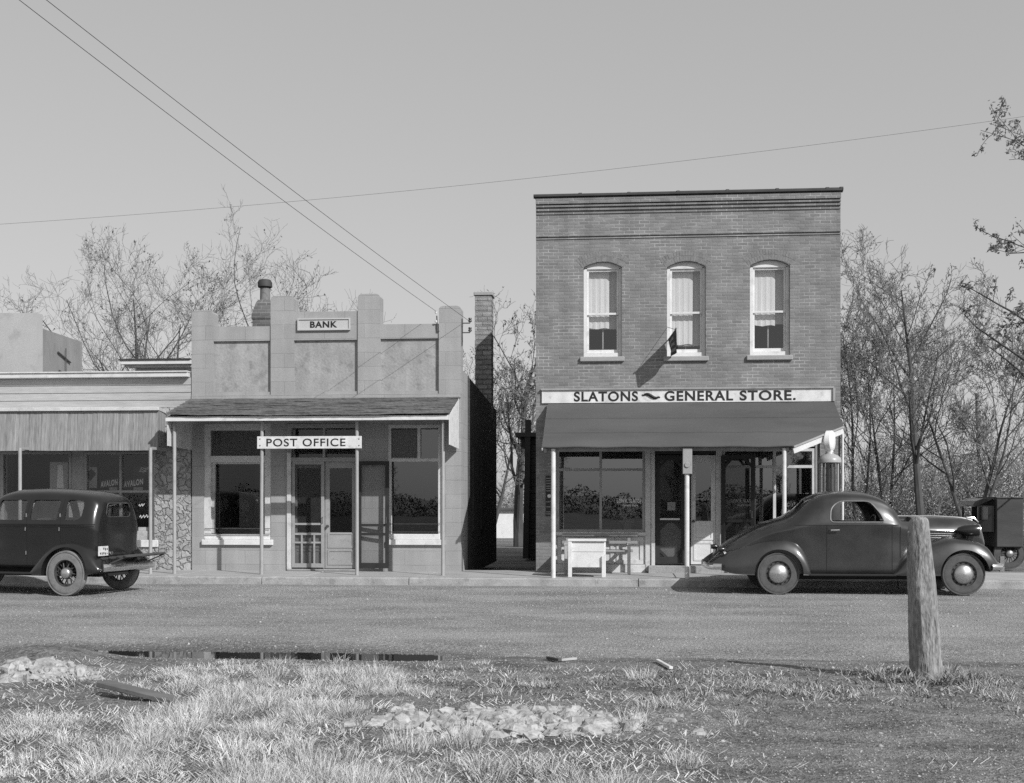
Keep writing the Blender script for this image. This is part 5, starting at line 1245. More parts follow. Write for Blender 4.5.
def bumper(root, pts, m='chrome', h=.10):
    mb = MB(); vs = []; n = len(pts)
    for i, (u, y, z) in enumerate(pts):
        a, b = pts[max(i - 1, 0)], pts[min(i + 1, n - 1)]; d = Vector((b[0] - a[0], b[1] - a[1], 0)).normalized(); nr = Vector((d.y, -d.x, 0))
        for q, w in ((-.5, 0), (-.3, .018), (0, .024), (.3, .018), (.5, 0), (.3, -.014), (-.3, -.014)): vs.append((u + nr.x * w, y + nr.y * w, z + q * h))
    k = 7; fs = [(i * k + j, i * k + (j + 1) % k, (i + 1) * k + (j + 1) % k, (i + 1) * k + j) for i in range(n - 1) for j in range(k)] + [tuple(range(k)), tuple((n - 1) * k + j for j in reversed(range(k)))]
    mb.add(vs, fs); return mb, root, m
mb, *_ = bumper(cp, [(-.95, -.86, .47), (-1.08, -.82, .47), (-1.14, -.66, .47), (-1.17, -.3, .47), (-1.17, .3, .47), (-1.14, .66, .47), (-1.08, .82, .47), (-.95, .86, .47)])
for s in (1, -1): mb.box(-1.16, -.95, s * .3 - .02, s * .3 + .02, .44, .48)
mb.build('rear_bumper', M['chrome'], cp, smooth=True, off=False)
mb, *_ = bumper(cp, [(3.46, -.86, .48), (3.62, -.82, .48), (3.70, -.66, .48), (3.74, -.3, .48), (3.74, .3, .48), (3.70, .66, .48), (3.62, .82, .48), (3.46, .86, .48)])
for s in (1, -1): mb.box(3.72, 3.79, s * .42 - .03, s * .42 + .03, .38, .64); mb.box(3.4, 3.73, s * .3 - .02, s * .3 + .02, .46, .50)
mb.build('front_bumper', M['chrome'], cp, smooth=True, off=False)
mb = MB(); mb.tube([(u, 0, B.top(u) + .005) for u in [2.1 + .1 * i for i in range(14)]], .012, 6); mb.tube([(3.3, 0, B.top(3.3) + .02), (3.42, 0, B.top(3.42) + .06), (3.5, 0, B.top(3.5) + .05)], [.02, .025, .012], 8); mb.build('hood_ornament', M['chrome'], cp, smooth=True, off=False)
mb = MB(); mb.box(-.3, 3.2, -.45, .45, .24, .36); mb.tube([(0, -.66, .355), (0, .66, .355)], .04, 8); mb.tube([(3.03, -.66, .355), (3.03, .66, .355)], .04, 8); mb.build('chassis', M['rubber'], cp, off=False)
mb = MB(); mb.box(.62, 1.1, -.6, .6, .67, .86, ); mb.prism([(.52, .86), (.66, .86), (.56, 1.30), (.46, 1.28)], -.6, .6); mb.build('seat', M['inside_dark'], cp, bevel=.03, off=False)
mb = MB(); pts = [(1.62 + .08 * math.cos(t) * 0 + .05 * math.sin(t), -.32 + .2 * math.cos(t), 1.16 + .17 * math.sin(t)) for t in [2 * math.pi * i / 24 for i in range(25)]]; mb.tube(pts, .012, 6); mb.tube([(1.62, -.32, 1.16), (1.86, -.32, .95)], .015, 6); mb.build('steering_wheel', M['paint_black'], cp, smooth=True, off=False)

# --- sedan at the left
sd = thing('parked_sedan', 'glossy black boxy sedan with wire wheels parked nose to the kerb at left', 'car', (-8.95, 19.82, 0), R(168))
B2 = Body([(-0.482, 0.5, 0.4, 1.02, 0.4, 1.28, 0.26), (-0.472, 0.48, 0.5, 1.04, 0.52, 1.46, 0.34), (-0.449, 0.46, 0.56, 1.08, 0.585, 1.56, 0.4), (-0.396, 0.45, 0.6, 1.12, 0.63, 1.635, 0.44), (-0.297, 0.44, 0.62, 1.15, 0.66, 1.69, 0.47), (-0.132, 0.44, 0.63, 1.17, 0.675, 1.73, 0.48), (0.2, 0.44, 0.64, 1.18, 0.68, 1.765, 0.48), (0.7, 0.44, 0.65, 1.18, 0.68, 1.785, 0.48), (1.2, 0.44, 0.65, 1.18, 0.67, 1.775, 0.47), (1.5, 0.44, 0.64, 1.17, 0.64, 1.72, 0.46), (1.62, 0.44, 0.62, 1.16, 0.62, 1.63, 0.46), (1.74, 0.44, 0.59, 1.14, 0.59, 1.42, 0.46), (1.84, 0.44, 0.55, 1.1, 0.55, 1.24, 0.42), (2.0, 0.44, 0.48, 1.05, 0.48, 1.2, 0.34), (2.5, 0.44, 0.38, 1.0, 0.38, 1.18, 0.26), (2.98, 0.46, 0.29, 0.95, 0.29, 1.15, 0.18), (3.06, 0.5, 0.26, 0.9, 0.26, 1.1, 0.16)])
zz0, zz1 = 1.25, 1.585
def winp(a, b, ra, rb): return rrect([(a, zz0), (b, zz0), (b, zz1), (a, zz1)], [ra, rb, rb, ra])
sw2 = [winp(-.22, .10, .12, .05), winp(.24, .78, .05, .05), winp(.90, 1.48, .05, .06)]
ew2 = [([rrect([(-.33, 1.30), (.33, 1.30), (.30, 1.53), (-.30, 1.53)], .07)], -1.0, -.2), ([rrect([(-.50, 1.22), (.50, 1.22), (.42, 1.60), (-.42, 1.60)], .06)], 1.5, 2.0)]
make_car(sd, B2, sw2, ew2, 'paint_black', -.482, 3.06, (-.36, 1.66, .72))
mb = MB()
for z in (1.175, 1.145): surf_line(B2, mb, [(-.43 + .085 * i, z) for i in range(26)], .009, .002); mb.tube([(-.486 + .25 * (y * y) * .5, y, z + .03) for y in [-.45 + .09 * i for i in range(11)]], .008, 5)
for s in (1, -1): mb.tube([(-.43, s * B2.width(-.43, 1.175), 1.175), (-.46, s * .45, 1.2)], .008, 5)
mb.build('belt_moulding', M['paint_black'], sd, smooth=True, off=False)
mb = MB()
for u in (.17, .84, 1.56): surf_line(B2, mb, [(u, .48 + i * .04) for i in range(29)], .006, -.003)
mb.build('door_gap', M['seam'], sd, off=False)
for a in (.20, .87):
    mb = MB()
    for s in (1, -1):
        for z in (1.33, 1.10, .7): mb.tube([(a - .02, s * (B2.width(a, z) + .012), z - .03), (a - .02, s * (B2.width(a, z) + .012), z + .03)], .012, 6)
    mb.build('hinge', M['chrome'], sd, off=False)
mb = MB(); mb.tube([(-.474, y, z) for y, z in rrect([(-.33, 1.30), (.33, 1.30), (.30, 1.53), (-.30, 1.53)], .07)], .008, 5); mb.build('window_trim', M['rim'], sd, off=False)
for s in (1, -1):
    fender(sd, [(-.66, .42, .46, .40, .70), (-.60, .40, .55, .40, .76), (-.47, .36, .72, .40, .80), (-.30, .34, .86, .40, .82), (-.05, .34, .92, .40, .83), (.2, .34, .90, .40, .83), (.42, .34, .78, .42, .82), (.58, .34, .60, .46, .80), (.72, .34, .42, .5, .76)], (0, .37, .435), s, 'paint_black')
    fender(sd, [(1.85, .33, .40, .45, .76), (2.1, .33, .62, .35, .80), (2.4, .33, .82, .3, .82), (2.75, .34, .91, .28, .83), (3.05, .36, .86, .26, .83), (3.25, .42, .72, .28, .80), (3.34, .5, .60, .3, .74)], (2.82, .37, .435), s, 'paint_black')
    for u in (0, 2.82): wheel(sd, u, s, .71, .375, .15, True, tm='tyre_pale')
    mb = MB(); mb.box(.66, 1.9, s * .56, s * .78, .34, .37); mb.build('running_board', M['rubber'], sd, bevel=.01, off=False)
    mb = MB(); mb.lathe([(0, -.12), (.07, -.1), (.11, 0), (.115, .05), (.1, .06)], (2.95, s * .5, 1.0), 'x', 20); mb.bar((2.95, s * .5, .9), (2.95, s * .42, .8), .04, .05); mb.build('headlight', M['paint_black'], sd, smooth=True, off=False)
mb, *_ = bumper(sd, [(-.70, -.72, .47), (-.75, -.58, .47), (-.77, -.3, .47), (-.77, 0, .47), (-.77, .3, .47), (-.75, .58, .47), (-.70, .72, .47)], h=.12)
for s in (1, -1): mb.box(-.76, -.42, s * .32 - .02, s * .32 + .02, .45, .49)
mb.build('rear_bumper', M['chrome'], sd, smooth=True, off=False)
mb, *_ = bumper(sd, [(3.45, .78, .47), (3.52, .5, .47), (3.54, 0, .47), (3.52, -.5, .47), (3.45, -.78, .47)], h=.09)
for s in (1, -1): mb.box(3.0, 3.53, s * .32 - .02, s * .32 + .02, .45, .49)
mb.build('front_bumper', M['chrome'], sd, smooth=True, off=False)
mb = MB()
for y in (-.55, .55): mb.bar((-.47, y, .60), (-1.02, y, .66), .03, .03); mb.bar((-1.0, y, .65), (-.62, y, .50), .02, .02)
for u in (-.56, -.72, -.87, -1.0): mb.bar((u, -.58, .61 + (-.49 - u) * .12), (u, .58, .61 + (-.49 - u) * .12), .03, .025)
mb.build('luggage_rack', M['iron'], sd, off=False)
mb = MB(); mb.box(-.58, -.565, .42, .68, .66, .82); mb.bar((-.565, .55, .70), (-.44, .50, .62), .03, .03); pt = mb.build('number_plate', M['offwhite'], sd, bevel=.004, off=False)
mb = MB()
for k in range(5):
    for z0_ in (.675, .745):
        if z0_ > .7 and k > 2: continue
        yk = .445 + k * .045; mb.box(-.584, -.581, yk, yk + .022, z0_ + random.uniform(0, .02), z0_ + random.uniform(.03, .05))
mb.build('plate_mark', M['black'], pt, off=False)
mb = MB(); mb.lathe([(0, -.05), (.035, -.045), (.04, 0), (.03, .05), (0, .08)], (-.56, .36, .70), 'x', 14); mb.build('tail_light', M['chrome'], sd, smooth=True, off=False)
mb = MB(); mb.box(-.4, 3.0, -.42, .42, .30, .46); mb.tube([(0, -.67, .375), (0, .67, .375)], .05, 8); mb.tube([(2.82, -.67, .375), (2.82, .67, .375)], .04, 8); mb.build('chassis', M['rubber'], sd, off=False)
mb = MB(); mb.box(-.26, .15, -.58, .58, .76, .9); mb.box(-.36, -.27, -.5, .5, .80, 1.25); mb.box(.75, 1.15, -.58, .58, .76, .9); mb.box(.62, .74, -.58, .58, .76, 1.28); mb.build('seat', M['inside_dark'], sd, bevel=.03, off=False)

# --- old delivery truck standing further back at the right
ty = 31.0
tk = thing('parked_truck', 'dark old truck with an upright cab half hidden behind the coupe', 'truck', (X(985, ty), ty, -.12), R(180))
tz = lambda py: Z(985, py, ty) + .12
s_ = ty / 1200 * .9
mb = MB(); ux = lambda px: (985 - px) * D(X(985, ty), ty) / FPX            # forward = towards the left
top = [(ux(986), tz(508)), (ux(986), tz(498)), (ux(975), tz(498.5)), (ux(968), tz(501)), (ux(965), tz(505)), (ux(967.5), tz(506.5)), (ux(970), tz(505.5)), (ux(970), tz(530)), (ux(986), tz(530))]
win = (ux(979.5), ux(971.5), tz(520), tz(506.5))
mb.prism([top[1], top[2], top[3], top[4], top[5], top[6]], -.7, .7)
for y0, y1 in ((-.7, -.66), (.66, .7)):
    mb.wall(ux(986) , ux(970), tz(531), tz(505.6), y0, y1, [win])
mb.box(ux(986), ux(985), -.66, .66, tz(531), tz(505.6)); mb.box(ux(970.8), ux(970), -.66, .66, tz(531), tz(519))
mb.build('cab', M['paint_black'], tk, off=False)
mb = MB(); mb.prism([(ux(970), tz(519)), (ux(957), tz(521)), (ux(952), tz(523)), (ux(952), tz(540)), (ux(970), tz(540))], -.42, .42); mb.build('hood', M['paint_black'], tk, bevel=.03, off=False)
mb = MB(); mb.box(ux(1012), ux(986.4), -.8, .8, tz(546), tz(499)); mb.box(ux(1012.5), ux(986), -.82, .82, tz(499) + .002, tz(497)); mb.build('cargo_body', M['siding'], tk, bevel=.02, off=False)
mb = MB(); mb.box(ux(1010), ux(950), -.4, .4, .42, .55); mb.build('chassis', M['rubber'], tk, off=False)
for u in (ux(957), ux(1000)):
    for s in (1, -1): wheel(tk, u, s, .66, .38, .14, True)
# ------------------------------------------------------------------ alley, back yards and far things
y = F + 10.5
al = thing('alley_shed', 'dark clapboard shed at the back of the alley', 'shed', (X(540, y), y, 0))
zA_ = Z(530, 437, y); x0, x1 = X(521, y), X(560, y)
mb = MB(); mb.wall(x0, x1, -.1, zA_, y, y + 3.2, [(x0, X(524.5, y), -.1, zA_ - .3)]); n = 17
for k in range(n): mb.box(X(525, y), x1, y - .02 - .004 * (k % 2), y - .002, -.05 + (zA_ + .05) * k / n, -.05 + (zA_ + .05) * (k + 1) / n - .02)
mb.build('wall', M['siding'], al)
mb = MB(); mb.box(x0 - .15, x1 + .1, y - .2, y + 3.4, zA_ + .002, zA_ + .12); mb.build('roof', M['roof'], al)
mb = MB(); mb.bar((X(526, y), y - .1, -.1), (X(528.5, y), y - .1, Z(528, 420, y)), .16, .16); mb.build('corner_post', M['siding'], al)
y = F + 30
wh = thing('whitewashed_building', 'low whitewashed wall of a building seen at the end of the alley', 'building', (X(515, y), y, -.1))
mb = MB(); mb.box(X(485, y), X(530, y), y, y + 6, -.2, Z(510, 510.5, y)); mb.build('wall', M['plaster_bright'], wh)
mb = MB(); mb.box(X(484, y), X(531, y), y - .15, y + 6, Z(510, 510.4, y), Z(510, 508.5, y)); mb.build('roof', M['roof'], wh)
y = 62.0
hs = thing('far_house', 'small far grey house with a steep gable behind the truck', 'house', (X(985, y), y, -.15))
x0, x1 = X(967, y), X(1012, y); ze, zp = Z(985, 492, y), Z(985, 455, y); xm = (x0 + x1) / 2
mb = MB(); mb.prism([(x0, -.2), (x1, -.2), (x1, ze), (xm, zp), (x0, ze)], y, y + 8); mb.build('wall', M['house'], hs)
mb = MB()
for xe in (x0 - .4, x1 + .4): mb.prism([(xm, zp + .02), (xe, ze - .25), (xe, ze - .08), (xm, zp + .22)], y - .4, y + 8.3)
mb.build('roof', M['shingle'], hs)
mb = MB(); mb.box(xm - 1.2, xm - .3, y - .04, y - .002, 1.0, 2.5); mb.build('window', M['inside_dark'], hs)
y = 58.0
h2 = thing('low_outbuilding', 'long low grey outbuilding far behind the coupe hood', 'shed', (X(925, y), y, -.15))
mb = MB(); mb.box(X(893, y), X(960, y), y, y + 5, -.2, Z(925, 503, y)); mb.build('wall', M['house'], h2)
mb = MB(); a, b, c = Z(925, 503, y), Z(925, 489, y), X(892, y); mb.prism_x([(y - .3, a + .003), (y + 5.3, a + .003), (y + 2.5, b)], X(892, y), X(961, y)); mb.build('roof', M['greywood'], h2)
y = 47.0
up = thing('utility_pole', 'thin leaning utility pole among the trees at right', 'pole', (X(981, y), y, -.15))
mb = MB(); mb.tube([(X(982.5, y), y, -.3), (X(980, y), y, 3), (X(977.5, y), y, Z(978, 393, y))], [.13, .12, .09], 10); mb.build('shaft', M['greywood'], up, smooth=True)
mb = MB(); mb.box(X(979, y) - .35, X(979, y) + .25, y - .13, y - .1, Z(979, 401, y), Z(979, 399, y)); mb.build('crossarm', M['greywood'], up)

# wires
def wire(label, pts, sag, r):
    p0, p1 = Vector(pts[0]), Vector(pts[1]); n = 30; p0 = p1 + (p0 - p1) * 1.45 if p0.y < 20 else p0; mb = MB()
    mb.tube([p0.lerp(p1, i / n) - Vector((0, 0, sag * 4 * (i / n) * (1 - i / n))) for i in range(n + 1)], r, 5)
    tag(mb.build('wire', M['wire'], None), label, 'wire', None)
ya = 13.0
wire('lower of two wires slanting down from the upper left to the bank pillar', ((X(50, ya), ya, Z(50, 16, ya)), (X(437, F), F - .05, Z(437, 312))), .10, .0042)
wire('upper of two wires slanting down from the upper left past the bank pillar', ((X(78, ya), ya, Z(78, 17, ya)), (BX1 + .17, F + .09, Z(466, 321))), .10, .0042)
yw = 34.0
wire('thin telephone wire crossing the whole sky above the roofs', ((X(-60, yw), yw, Z(-60, 228, yw)), (X(1090, yw), yw, Z(1090, 107, yw))), .35, .0042)

# ------------------------------------------------------------------ trees
def rot_off(d, ang, az):
    a = d.orthogonal().normalized(); b = d.cross(a); return (d * math.cos(ang) + (a * math.cos(az) + b * math.sin(az)) * math.sin(ang)).normalized()
class Tree:
    def __init__(s, seed, up=.06, wob=.13, ratio=.62, ang=(.5, .95), nch=(7, 6, 6, 4), leaf=.0, lsz=.05, minr=.0075, leafy_low=False):
        s.r = random.Random(seed); s.up = up; s.wob = wob; s.ratio = ratio; s.ang = ang; s.nch = nch; s.leaf = leaf; s.lsz = lsz; s.minr = minr
        s.trunk = MB(); s.crown = MB(); s.lv = []
    def grow(s, p, d, L, r, lvl, maxl, t0=.25):
        R_ = s.r; n = (7, 6, 5, 4, 3)[min(lvl, 4)]; pts = [Vector(p)]; rad = [r]; ds = [Vector(d)]; end = max(s.minr * .7, r * (.30 if lvl else .14))
        q = Vector(p); dd = Vector(d)
        for i in range(n):
            w = s.wob * (.45 + .55 * lvl)
            dd = (dd + Vector((R_.gauss(0, w), R_.gauss(0, w), R_.gauss(0, w) + s.up * (1 + .5 * lvl)))).normalized(); q = q + dd * (L / n); pts.append(q.copy()); ds.append(dd.copy()); rad.append(r + (end - r) * (i + 1) / n)
        mb = s.trunk if lvl <= 1 else s.crown
        mb.tube(pts, rad, (8, 6, 4, 3, 3)[min(lvl, 4)], cap=False)
        if lvl >= maxl:
            if R_.random() < s.leaf:
                for _ in range(R_.randint(1, 3)): s.lv.append((pts[R_.randint(1, n)] + Vector((R_.gauss(0, .04), R_.gauss(0, .04), R_.gauss(0, .04))), s.lsz * R_.uniform(.6, 1.3)))
            return
        k = s.nch[min(lvl, len(s.nch) - 1)]
        for c in range(k):
            t = t0 + (1 - t0) * (c + R_.random()) / k; i = min(n - 1, int(t * n)); f = t * n - i; pp = pts[i].lerp(pts[i + 1], f); rr = rad[i] + (rad[i + 1] - rad[i]) * f
            nd = rot_off(ds[i + 1], R_.uniform(*s.ang), R_.uniform(0, 6.283)); l2 = L * s.ratio * R_.uniform(.65, 1.15) * (1.1 - .45 * t)
            s.grow(pp, nd, l2, max(s.minr, rr * R_.uniform(.40, .62)), lvl + 1, maxl, .2)
    def done(s, name, label, loc, group=None, leafmat='leaf_dark', cat='tree'):
        r = thing(name, label, cat, loc, 0, group)
        s.trunk.build('trunk', M['bark'], r, smooth=True, fix=False, off=False)
        if s.lv:
            s.crown.m = 1
            for p, sz in s.lv:
                a = Vector((s.r.gauss(0, 1), s.r.gauss(0, 1), s.r.gauss(0, 1))).normalized() * sz; b = a.orthogonal().normalized() * sz * .6
                s.crown.add([p - a, p + b, p + a, p - b], [(0, 1, 2, 3)])
        s.crown.build('crown', [M['twig'], M[leafmat]], r, fix=False, off=False)
        return r
def tree_at(name, label, px, yb, pytop, seed, stems, maxl=4, **kw):
    """stems: (lean x, lean y, length share, radius)"""
    leafmat = kw.pop('leafmat', 'leaf_dark'); group = kw.pop('group', None); z0 = kw.pop('z0', -.15); hk = kw.pop('hk', .84)
    x = X(px, yb); H = Z(px, pytop, yb) - z0; T = Tree(seed, **kw)
    for lx, ly, sh, r in stems: T.grow((0, 0, 0), Vector((lx, ly, 1)).normalized(), H * sh * hk, r, 0, maxl, .28)
    return T.done(name, label, (x, yb, z0), group, leafmat)
TG = 'bare trees behind the buildings'
tree_at('bare_tree', 'bare many stemmed tree behind the corner shop, leftmost of the trees', 132, 46, 205, 5, [(-.45, 0, .72, .18), (-.03, .1, .92, .18), (.18, -.1, .84, .15)], leaf=.10, group=TG, nch=(7, 6, 6, 5), hk=.81, minr=.006)
tree_at('bare_tree', 'bare upright tree with forked limbs left of the old bank chimney', 205, 48, 222, 12, [(-.10, 0, .88, .16), (.16, .1, .92, .18), (.45, -.1, .80, .14)], leaf=.12, group=TG, nch=(7, 6, 6, 5), hk=.81, minr=.006)
tree_at('bare_tree', 'small twiggy treetop just over the bank parapet', 322, 52, 284, 21, [(0, 0, .9, .14)], 3, leaf=.1, group=TG, nch=(9, 7, 6))
tree_at('alley_tree', 'leafy branching tree at the end of the alley beside the store', 519, 44, 290, 31, [(-.06, 0, .85, .21), (.16, -.1, .70, .14)], 4, leaf=.30, lsz=.06, group=TG, ang=(.45, .9))
tree_at('yard_tree', 'smaller leafy tree left of the alley tree behind the brick chimney', 489, 50, 335, 36, [(-.1, 0, .85, .14), (.2, 0, .7, .1)], 4, leaf=.28, lsz=.055, group=TG, nch=(7, 6, 5, 3))
tree_at('bare_tree', 'tall straight bare tree with a dark trunk behind the coupe hood', 923, 38, 262, 44, [(-.02, 0, 1.1, .15)], 4, leaf=.14, lsz=.045, group=TG, nch=(14, 7, 6, 4), ratio=.42, ang=(.6, 1.0), wob=.09)
tree_at('bare_tree', 'slender bare tree close against the store corner at right', 858, 42, 292, 47, [(-.05, 0, .85, .07), (.2, 0, .75, .06)], 4, hk=1.0, leaf=.16, lsz=.045, group=TG, nch=(9, 6, 6, 5))
tree_at('bare_tree', 'dark stemmed bare tree between the store corner and the tall tree', 890, 43, 322, 53, [(-.08, 0, .8, .08), (.1, .1, .85, .07)], 4, hk=1.0, leaf=.16, lsz=.045, group=TG, nch=(9, 6, 6, 5))
tree_at('bare_tree', 'broad bare tree at the far right with long slanting branches', 972, 40, 318, 59, [(-.3, 0, .85, .08), (.1, .1, .9, .08), (.4, 0, .8, .07)], 4, hk=1.0, leaf=.14, lsz=.045, group=TG, nch=(9, 6, 6, 5))
tree_at('oak_tree', 'near oak with clinging leaves reaching in from the right edge', 1062, 27, 120, 62, [(-.06, 0, 1.0, .12), (.12, .1, .9, .10)], 4, leaf=.9, lsz=.045, group=TG, nch=(16, 5, 4, 4), ratio=.36, ang=(.8, 1.25), up=.02, hk=.95, wob=.10)
# tangle of thin saplings and brush along the yard at the right, too many stems to count
rb = random.Random(77)
mb = MB(); lv = []
for i in range(760):
    al_ = i % 9 == 0; yb = rb.uniform(61, 68) if al_ else rb.uniform(42, 60); px = rb.uniform(440, 545) if al_ else rb.uniform(843, 1110); x = X(px, yb); H = rb.uniform(1.2, 4.6) * (.8 if px < 600 else 1); p = Vector((x, yb, -.15)); d = Vector((rb.gauss(0, .15), rb.gauss(0, .15), 1)).normalized(); n = 5; pts = [p]
    for k in range(n): d = (d + Vector((rb.gauss(0, .1), rb.gauss(0, .1), 0))).normalized(); p = p + d * H / n; pts.append(p)
    mb.m = 0; mb.tube(pts, [.02, .017, .014, .011, .009, .006], 3, cap=False)
    for c in range(13):
        t = rb.uniform(.2, .98) * n; k = min(n - 1, int(t)); q = pts[k].lerp(pts[k + 1], t - k); dd = rot_off(d, rb.uniform(.4, .9), rb.uniform(0, 6.28)); l = H * rb.uniform(.12, .3); q2 = q + dd * l * .5; q3 = q2 + (dd + Vector((0, 0, .3))).normalized() * l * .5
        mb.tube([q, q2, q3], [.010, .008, .006], 3, cap=False)
        for e in range(9):
            w = q.lerp(q3, rb.random()) + Vector((rb.gauss(0, .14), rb.gauss(0, .14), rb.gauss(0, .14))); lv.append((w, rb.uniform(.018, .05)))
for w, sz in lv:
    mb.m = 1 + (rb.random() < .35); a = Vector((rb.gauss(0, 1), rb.gauss(0, 1), rb.gauss(0, 1))).normalized() * sz; b = a.orthogonal().normalized() * sz * .6; mb.add([w - a, w + b, w + a, w - b], [(0, 1, 2, 3)])
o = mb.build('brush_thicket', [M['twig'], M['brush_leaf'], M['leaf_dark']], None, fix=False)
tag(o, 'dense tangle of leafy saplings and brush behind the yard at right', None, None, 'stuff')
# trees and a house across the lot, behind the camera: the shop glass mirrors them
src = [o for o in bpy.data.objects if o.name.startswith('alley_tree')][0]
for i, (x, y, sc, lab) in enumerate(((-22, -62, .62, 'tree far across the lot facing the bank'), (-6, -66, .60, 'tree far across the lot facing the alley'), (5, -60, .52, 'tree far across the lot facing the store'), (17, -68, .66, 'tree far across the lot facing the side yard'), (30, -64, .6, 'tree far across the lot beyond the side yard'))):
    copy_thing(src, (x, y, -.1), i * 1.3, lab, sc, 'trees across the lot')
rh = random.Random(3); mb = MB()
for i in range(22000):
    x = rh.uniform(-45, 50); top = 2.0 + 1.6 * noise.noise(Vector((x * .15, 2, 0))) + .8 * noise.noise(Vector((x * .6, 5, 0))) + .4 * noise.noise(Vector((x * 2, 5, 0))); q = Vector((x, -56 + rh.gauss(0, .9), rh.uniform(-.1, max(.5, top)))); a = Vector((rh.gauss(0, 1), rh.gauss(0, 1), rh.gauss(0, 1))).normalized() * rh.uniform(.05, .13); b = a.orthogonal().normalized() * a.length * .7
    mb.add([q - a, q + b, q + a, q - b], [(0, 1, 2, 3)])
o = MB()
for i in range(9000):
    x = rh.uniform(-70, 110); top = 2.2 + 1.5 * noise.noise(Vector((x * .1, 8, 0))) + .8 * noise.noise(Vector((x * .5, 3, 0))); q = Vector((x, 92 + rh.gauss(0, 2), rh.uniform(-.1, max(.5, top)))); a = Vector((rh.gauss(0, 1), rh.gauss(0, 1), rh.gauss(0, 1))).normalized() * rh.uniform(.12, .3); b = a.orthogonal().normalized() * a.length * .7
    o.add([q - a, q + b, q + a, q - b], [(0, 1, 2, 3)])
tag(o.build('far_wood', M['leaf_pale'], None, fix=False), 'low far wood along the horizon', None, None, 'stuff')
M['hedge'] = mat('hedge_leaf', .05, var=.4)
tag(mb.build('hedge_row', M['hedge'], None, fix=False), 'dark hedge row far across the lot', None, None, 'stuff')

# ------------------------------------------------------------------ foreground
def gpos(px, py, z=.04):
    """point of the ground at height z seen at this pixel (used only to measure places)"""
    d = (EYE - z) * FPX / (py - HOR); t = (px - CXP) / FPX * d
    return t * CT - d * ST, t * ST + d * CT
# wooden post
gx, gyy = gpos(925, 678, .06); gz0 = hgt(gx, gyy)
wp = thing('wooden_post', 'thick weathered round hitching post leaning slightly in the right foreground', 'post', (gx, gyy, gz0))
k = 10.5 / 1200 * 1.0; dd = D(gx, gyy); s1 = dd / FPX
mb = MB(); vs = []; nr = 26; prof = [(690, 16.6, 926), (680, 16.2, 926), (672, 15.8, 926.2), (640, 15.0, 924.5), (600, 14.0, 922.5), (575, 13.0, 921.5), (555, 11.6, 920.5), (540, 10.4, 919.8), (533, 10.2, 919.6), (528, 9.9, 919.6), (522, 9.4, 919.8), (519.5, 8.2, 920), (517.6, 6.0, 920), (516.8, 3.0, 920), (516.6, 0.5, 920)]
dense = []
for i in range(len(prof) - 1):
    for q in range(4): t = q / 4; dense.append(tuple(prof[i][c] + (prof[i + 1][c] - prof[i][c]) * t for c in range(3)))
dense.append(prof[-1])
for py, r, cx in dense:
    z = EYE + (HOR - py) * s1; ox = (cx - 925) * s1
    for j in range(nr):
        t = 2 * math.pi * j / nr; nn_ = noise.noise(Vector((math.cos(t) * 2.2, math.sin(t) * 2.2, z * .9))) * .13 + noise.noise(Vector((math.cos(t) * 6, math.sin(t) * 6, z * 2.6))) * .10
        lo = .10 * max(0, noise.noise(Vector((math.cos(t) * 3, math.sin(t) * 3, 9)))) * (1 if py > 660 else 0)
        rr = r * s1 * (1 + nn_ * (.4 if py < 520 else 1) + lo); vs.append((gx + ox + rr * math.cos(t), gyy + rr * math.sin(t), z + .02 * noise.noise(Vector((math.cos(t), math.sin(t), z * 4)))))
m = len(dense); fs = [(i * nr + j, i * nr + (j + 1) % nr, (i + 1) * nr + (j + 1) % nr, (i + 1) * nr + j) for i in range(m - 1) for j in range(nr)] + [tuple((m - 1) * nr + j for j in range(nr))]
mb.add(vs, fs); mb.build('shaft', M['oldpost'], wp, smooth=True)
mb = MB(); mb.bar((gx + (888 - 925) * s1 * .55, gyy - .08, EYE + (HOR - 531) * s1), (gx - .05, gyy - .07, EYE + (HOR - 533) * s1), .012, .03) if False else mb.tube([(gx - 10.6 * s1 - .01 + (919.6 - 925) * s1, gyy - .02, EYE + (HOR - 532) * s1), (gx + (919.6 - 925) * s1 - .02, gyy, EYE + (HOR - 532) * s1)], .010, 6); mb.build('iron_spike', M['galv'], wp)
# rubble heaps
def stone(mb, p, s, rnd):
    vs = []; n = 7; m_ = 5; ax = Vector((rnd.uniform(.7, 1.3), rnd.uniform(.7, 1.3), rnd.uniform(.5, .9))); sd = rnd.random() * 50; rz = rnd.random() * 6.28
    for i in range(m_ + 1):
        ph = math.pi * i / m_
        for j in range(n):
            th = 2 * math.pi * j / n + rz; d = Vector((math.sin(ph) * math.cos(th), math.sin(ph) * math.sin(th), math.cos(ph))); f = 1 + .55 * noise.noise(d * 1.3 + Vector((sd, 0, 0)))
            q = Vector((d.x * ax.x, d.y * ax.y, d.z * ax.z)) * s * f; vs.append(p + q)
    mb.add(vs, [(i * n + j, i * n + (j + 1) % n, (i + 1) * n + (j + 1) % n, (i + 1) * n + j) for i in range(m_) for j in range(n)])
def heap(name, label, cx, cy, lx, ly, cnt, smax, seed, h):
    rnd = random.Random(seed); mb = MB()
    for i in range(cnt):
        u, v = max(-2, min(2, rnd.gauss(0, .5))), max(-2, min(2, rnd.gauss(0, .5))); x, y = cx + u * lx, cy + v * ly
        s = smax * rnd.random() ** 3.4 + .008
        stone(mb, Vector((x, y, hgt(x, y) + h * max(0, 1 - (u * u + v * v)) * rnd.random() - s * .34)), s, rnd)
    tag(mb.build(name, M['rubble'], None), label, None, None, 'stuff')
x, y = gpos(500, 718, .1); heap('rubble_heap', 'pale broken plaster rubble lying in the middle foreground', x, y, .85, .40, 1000, .10, 4, .08)
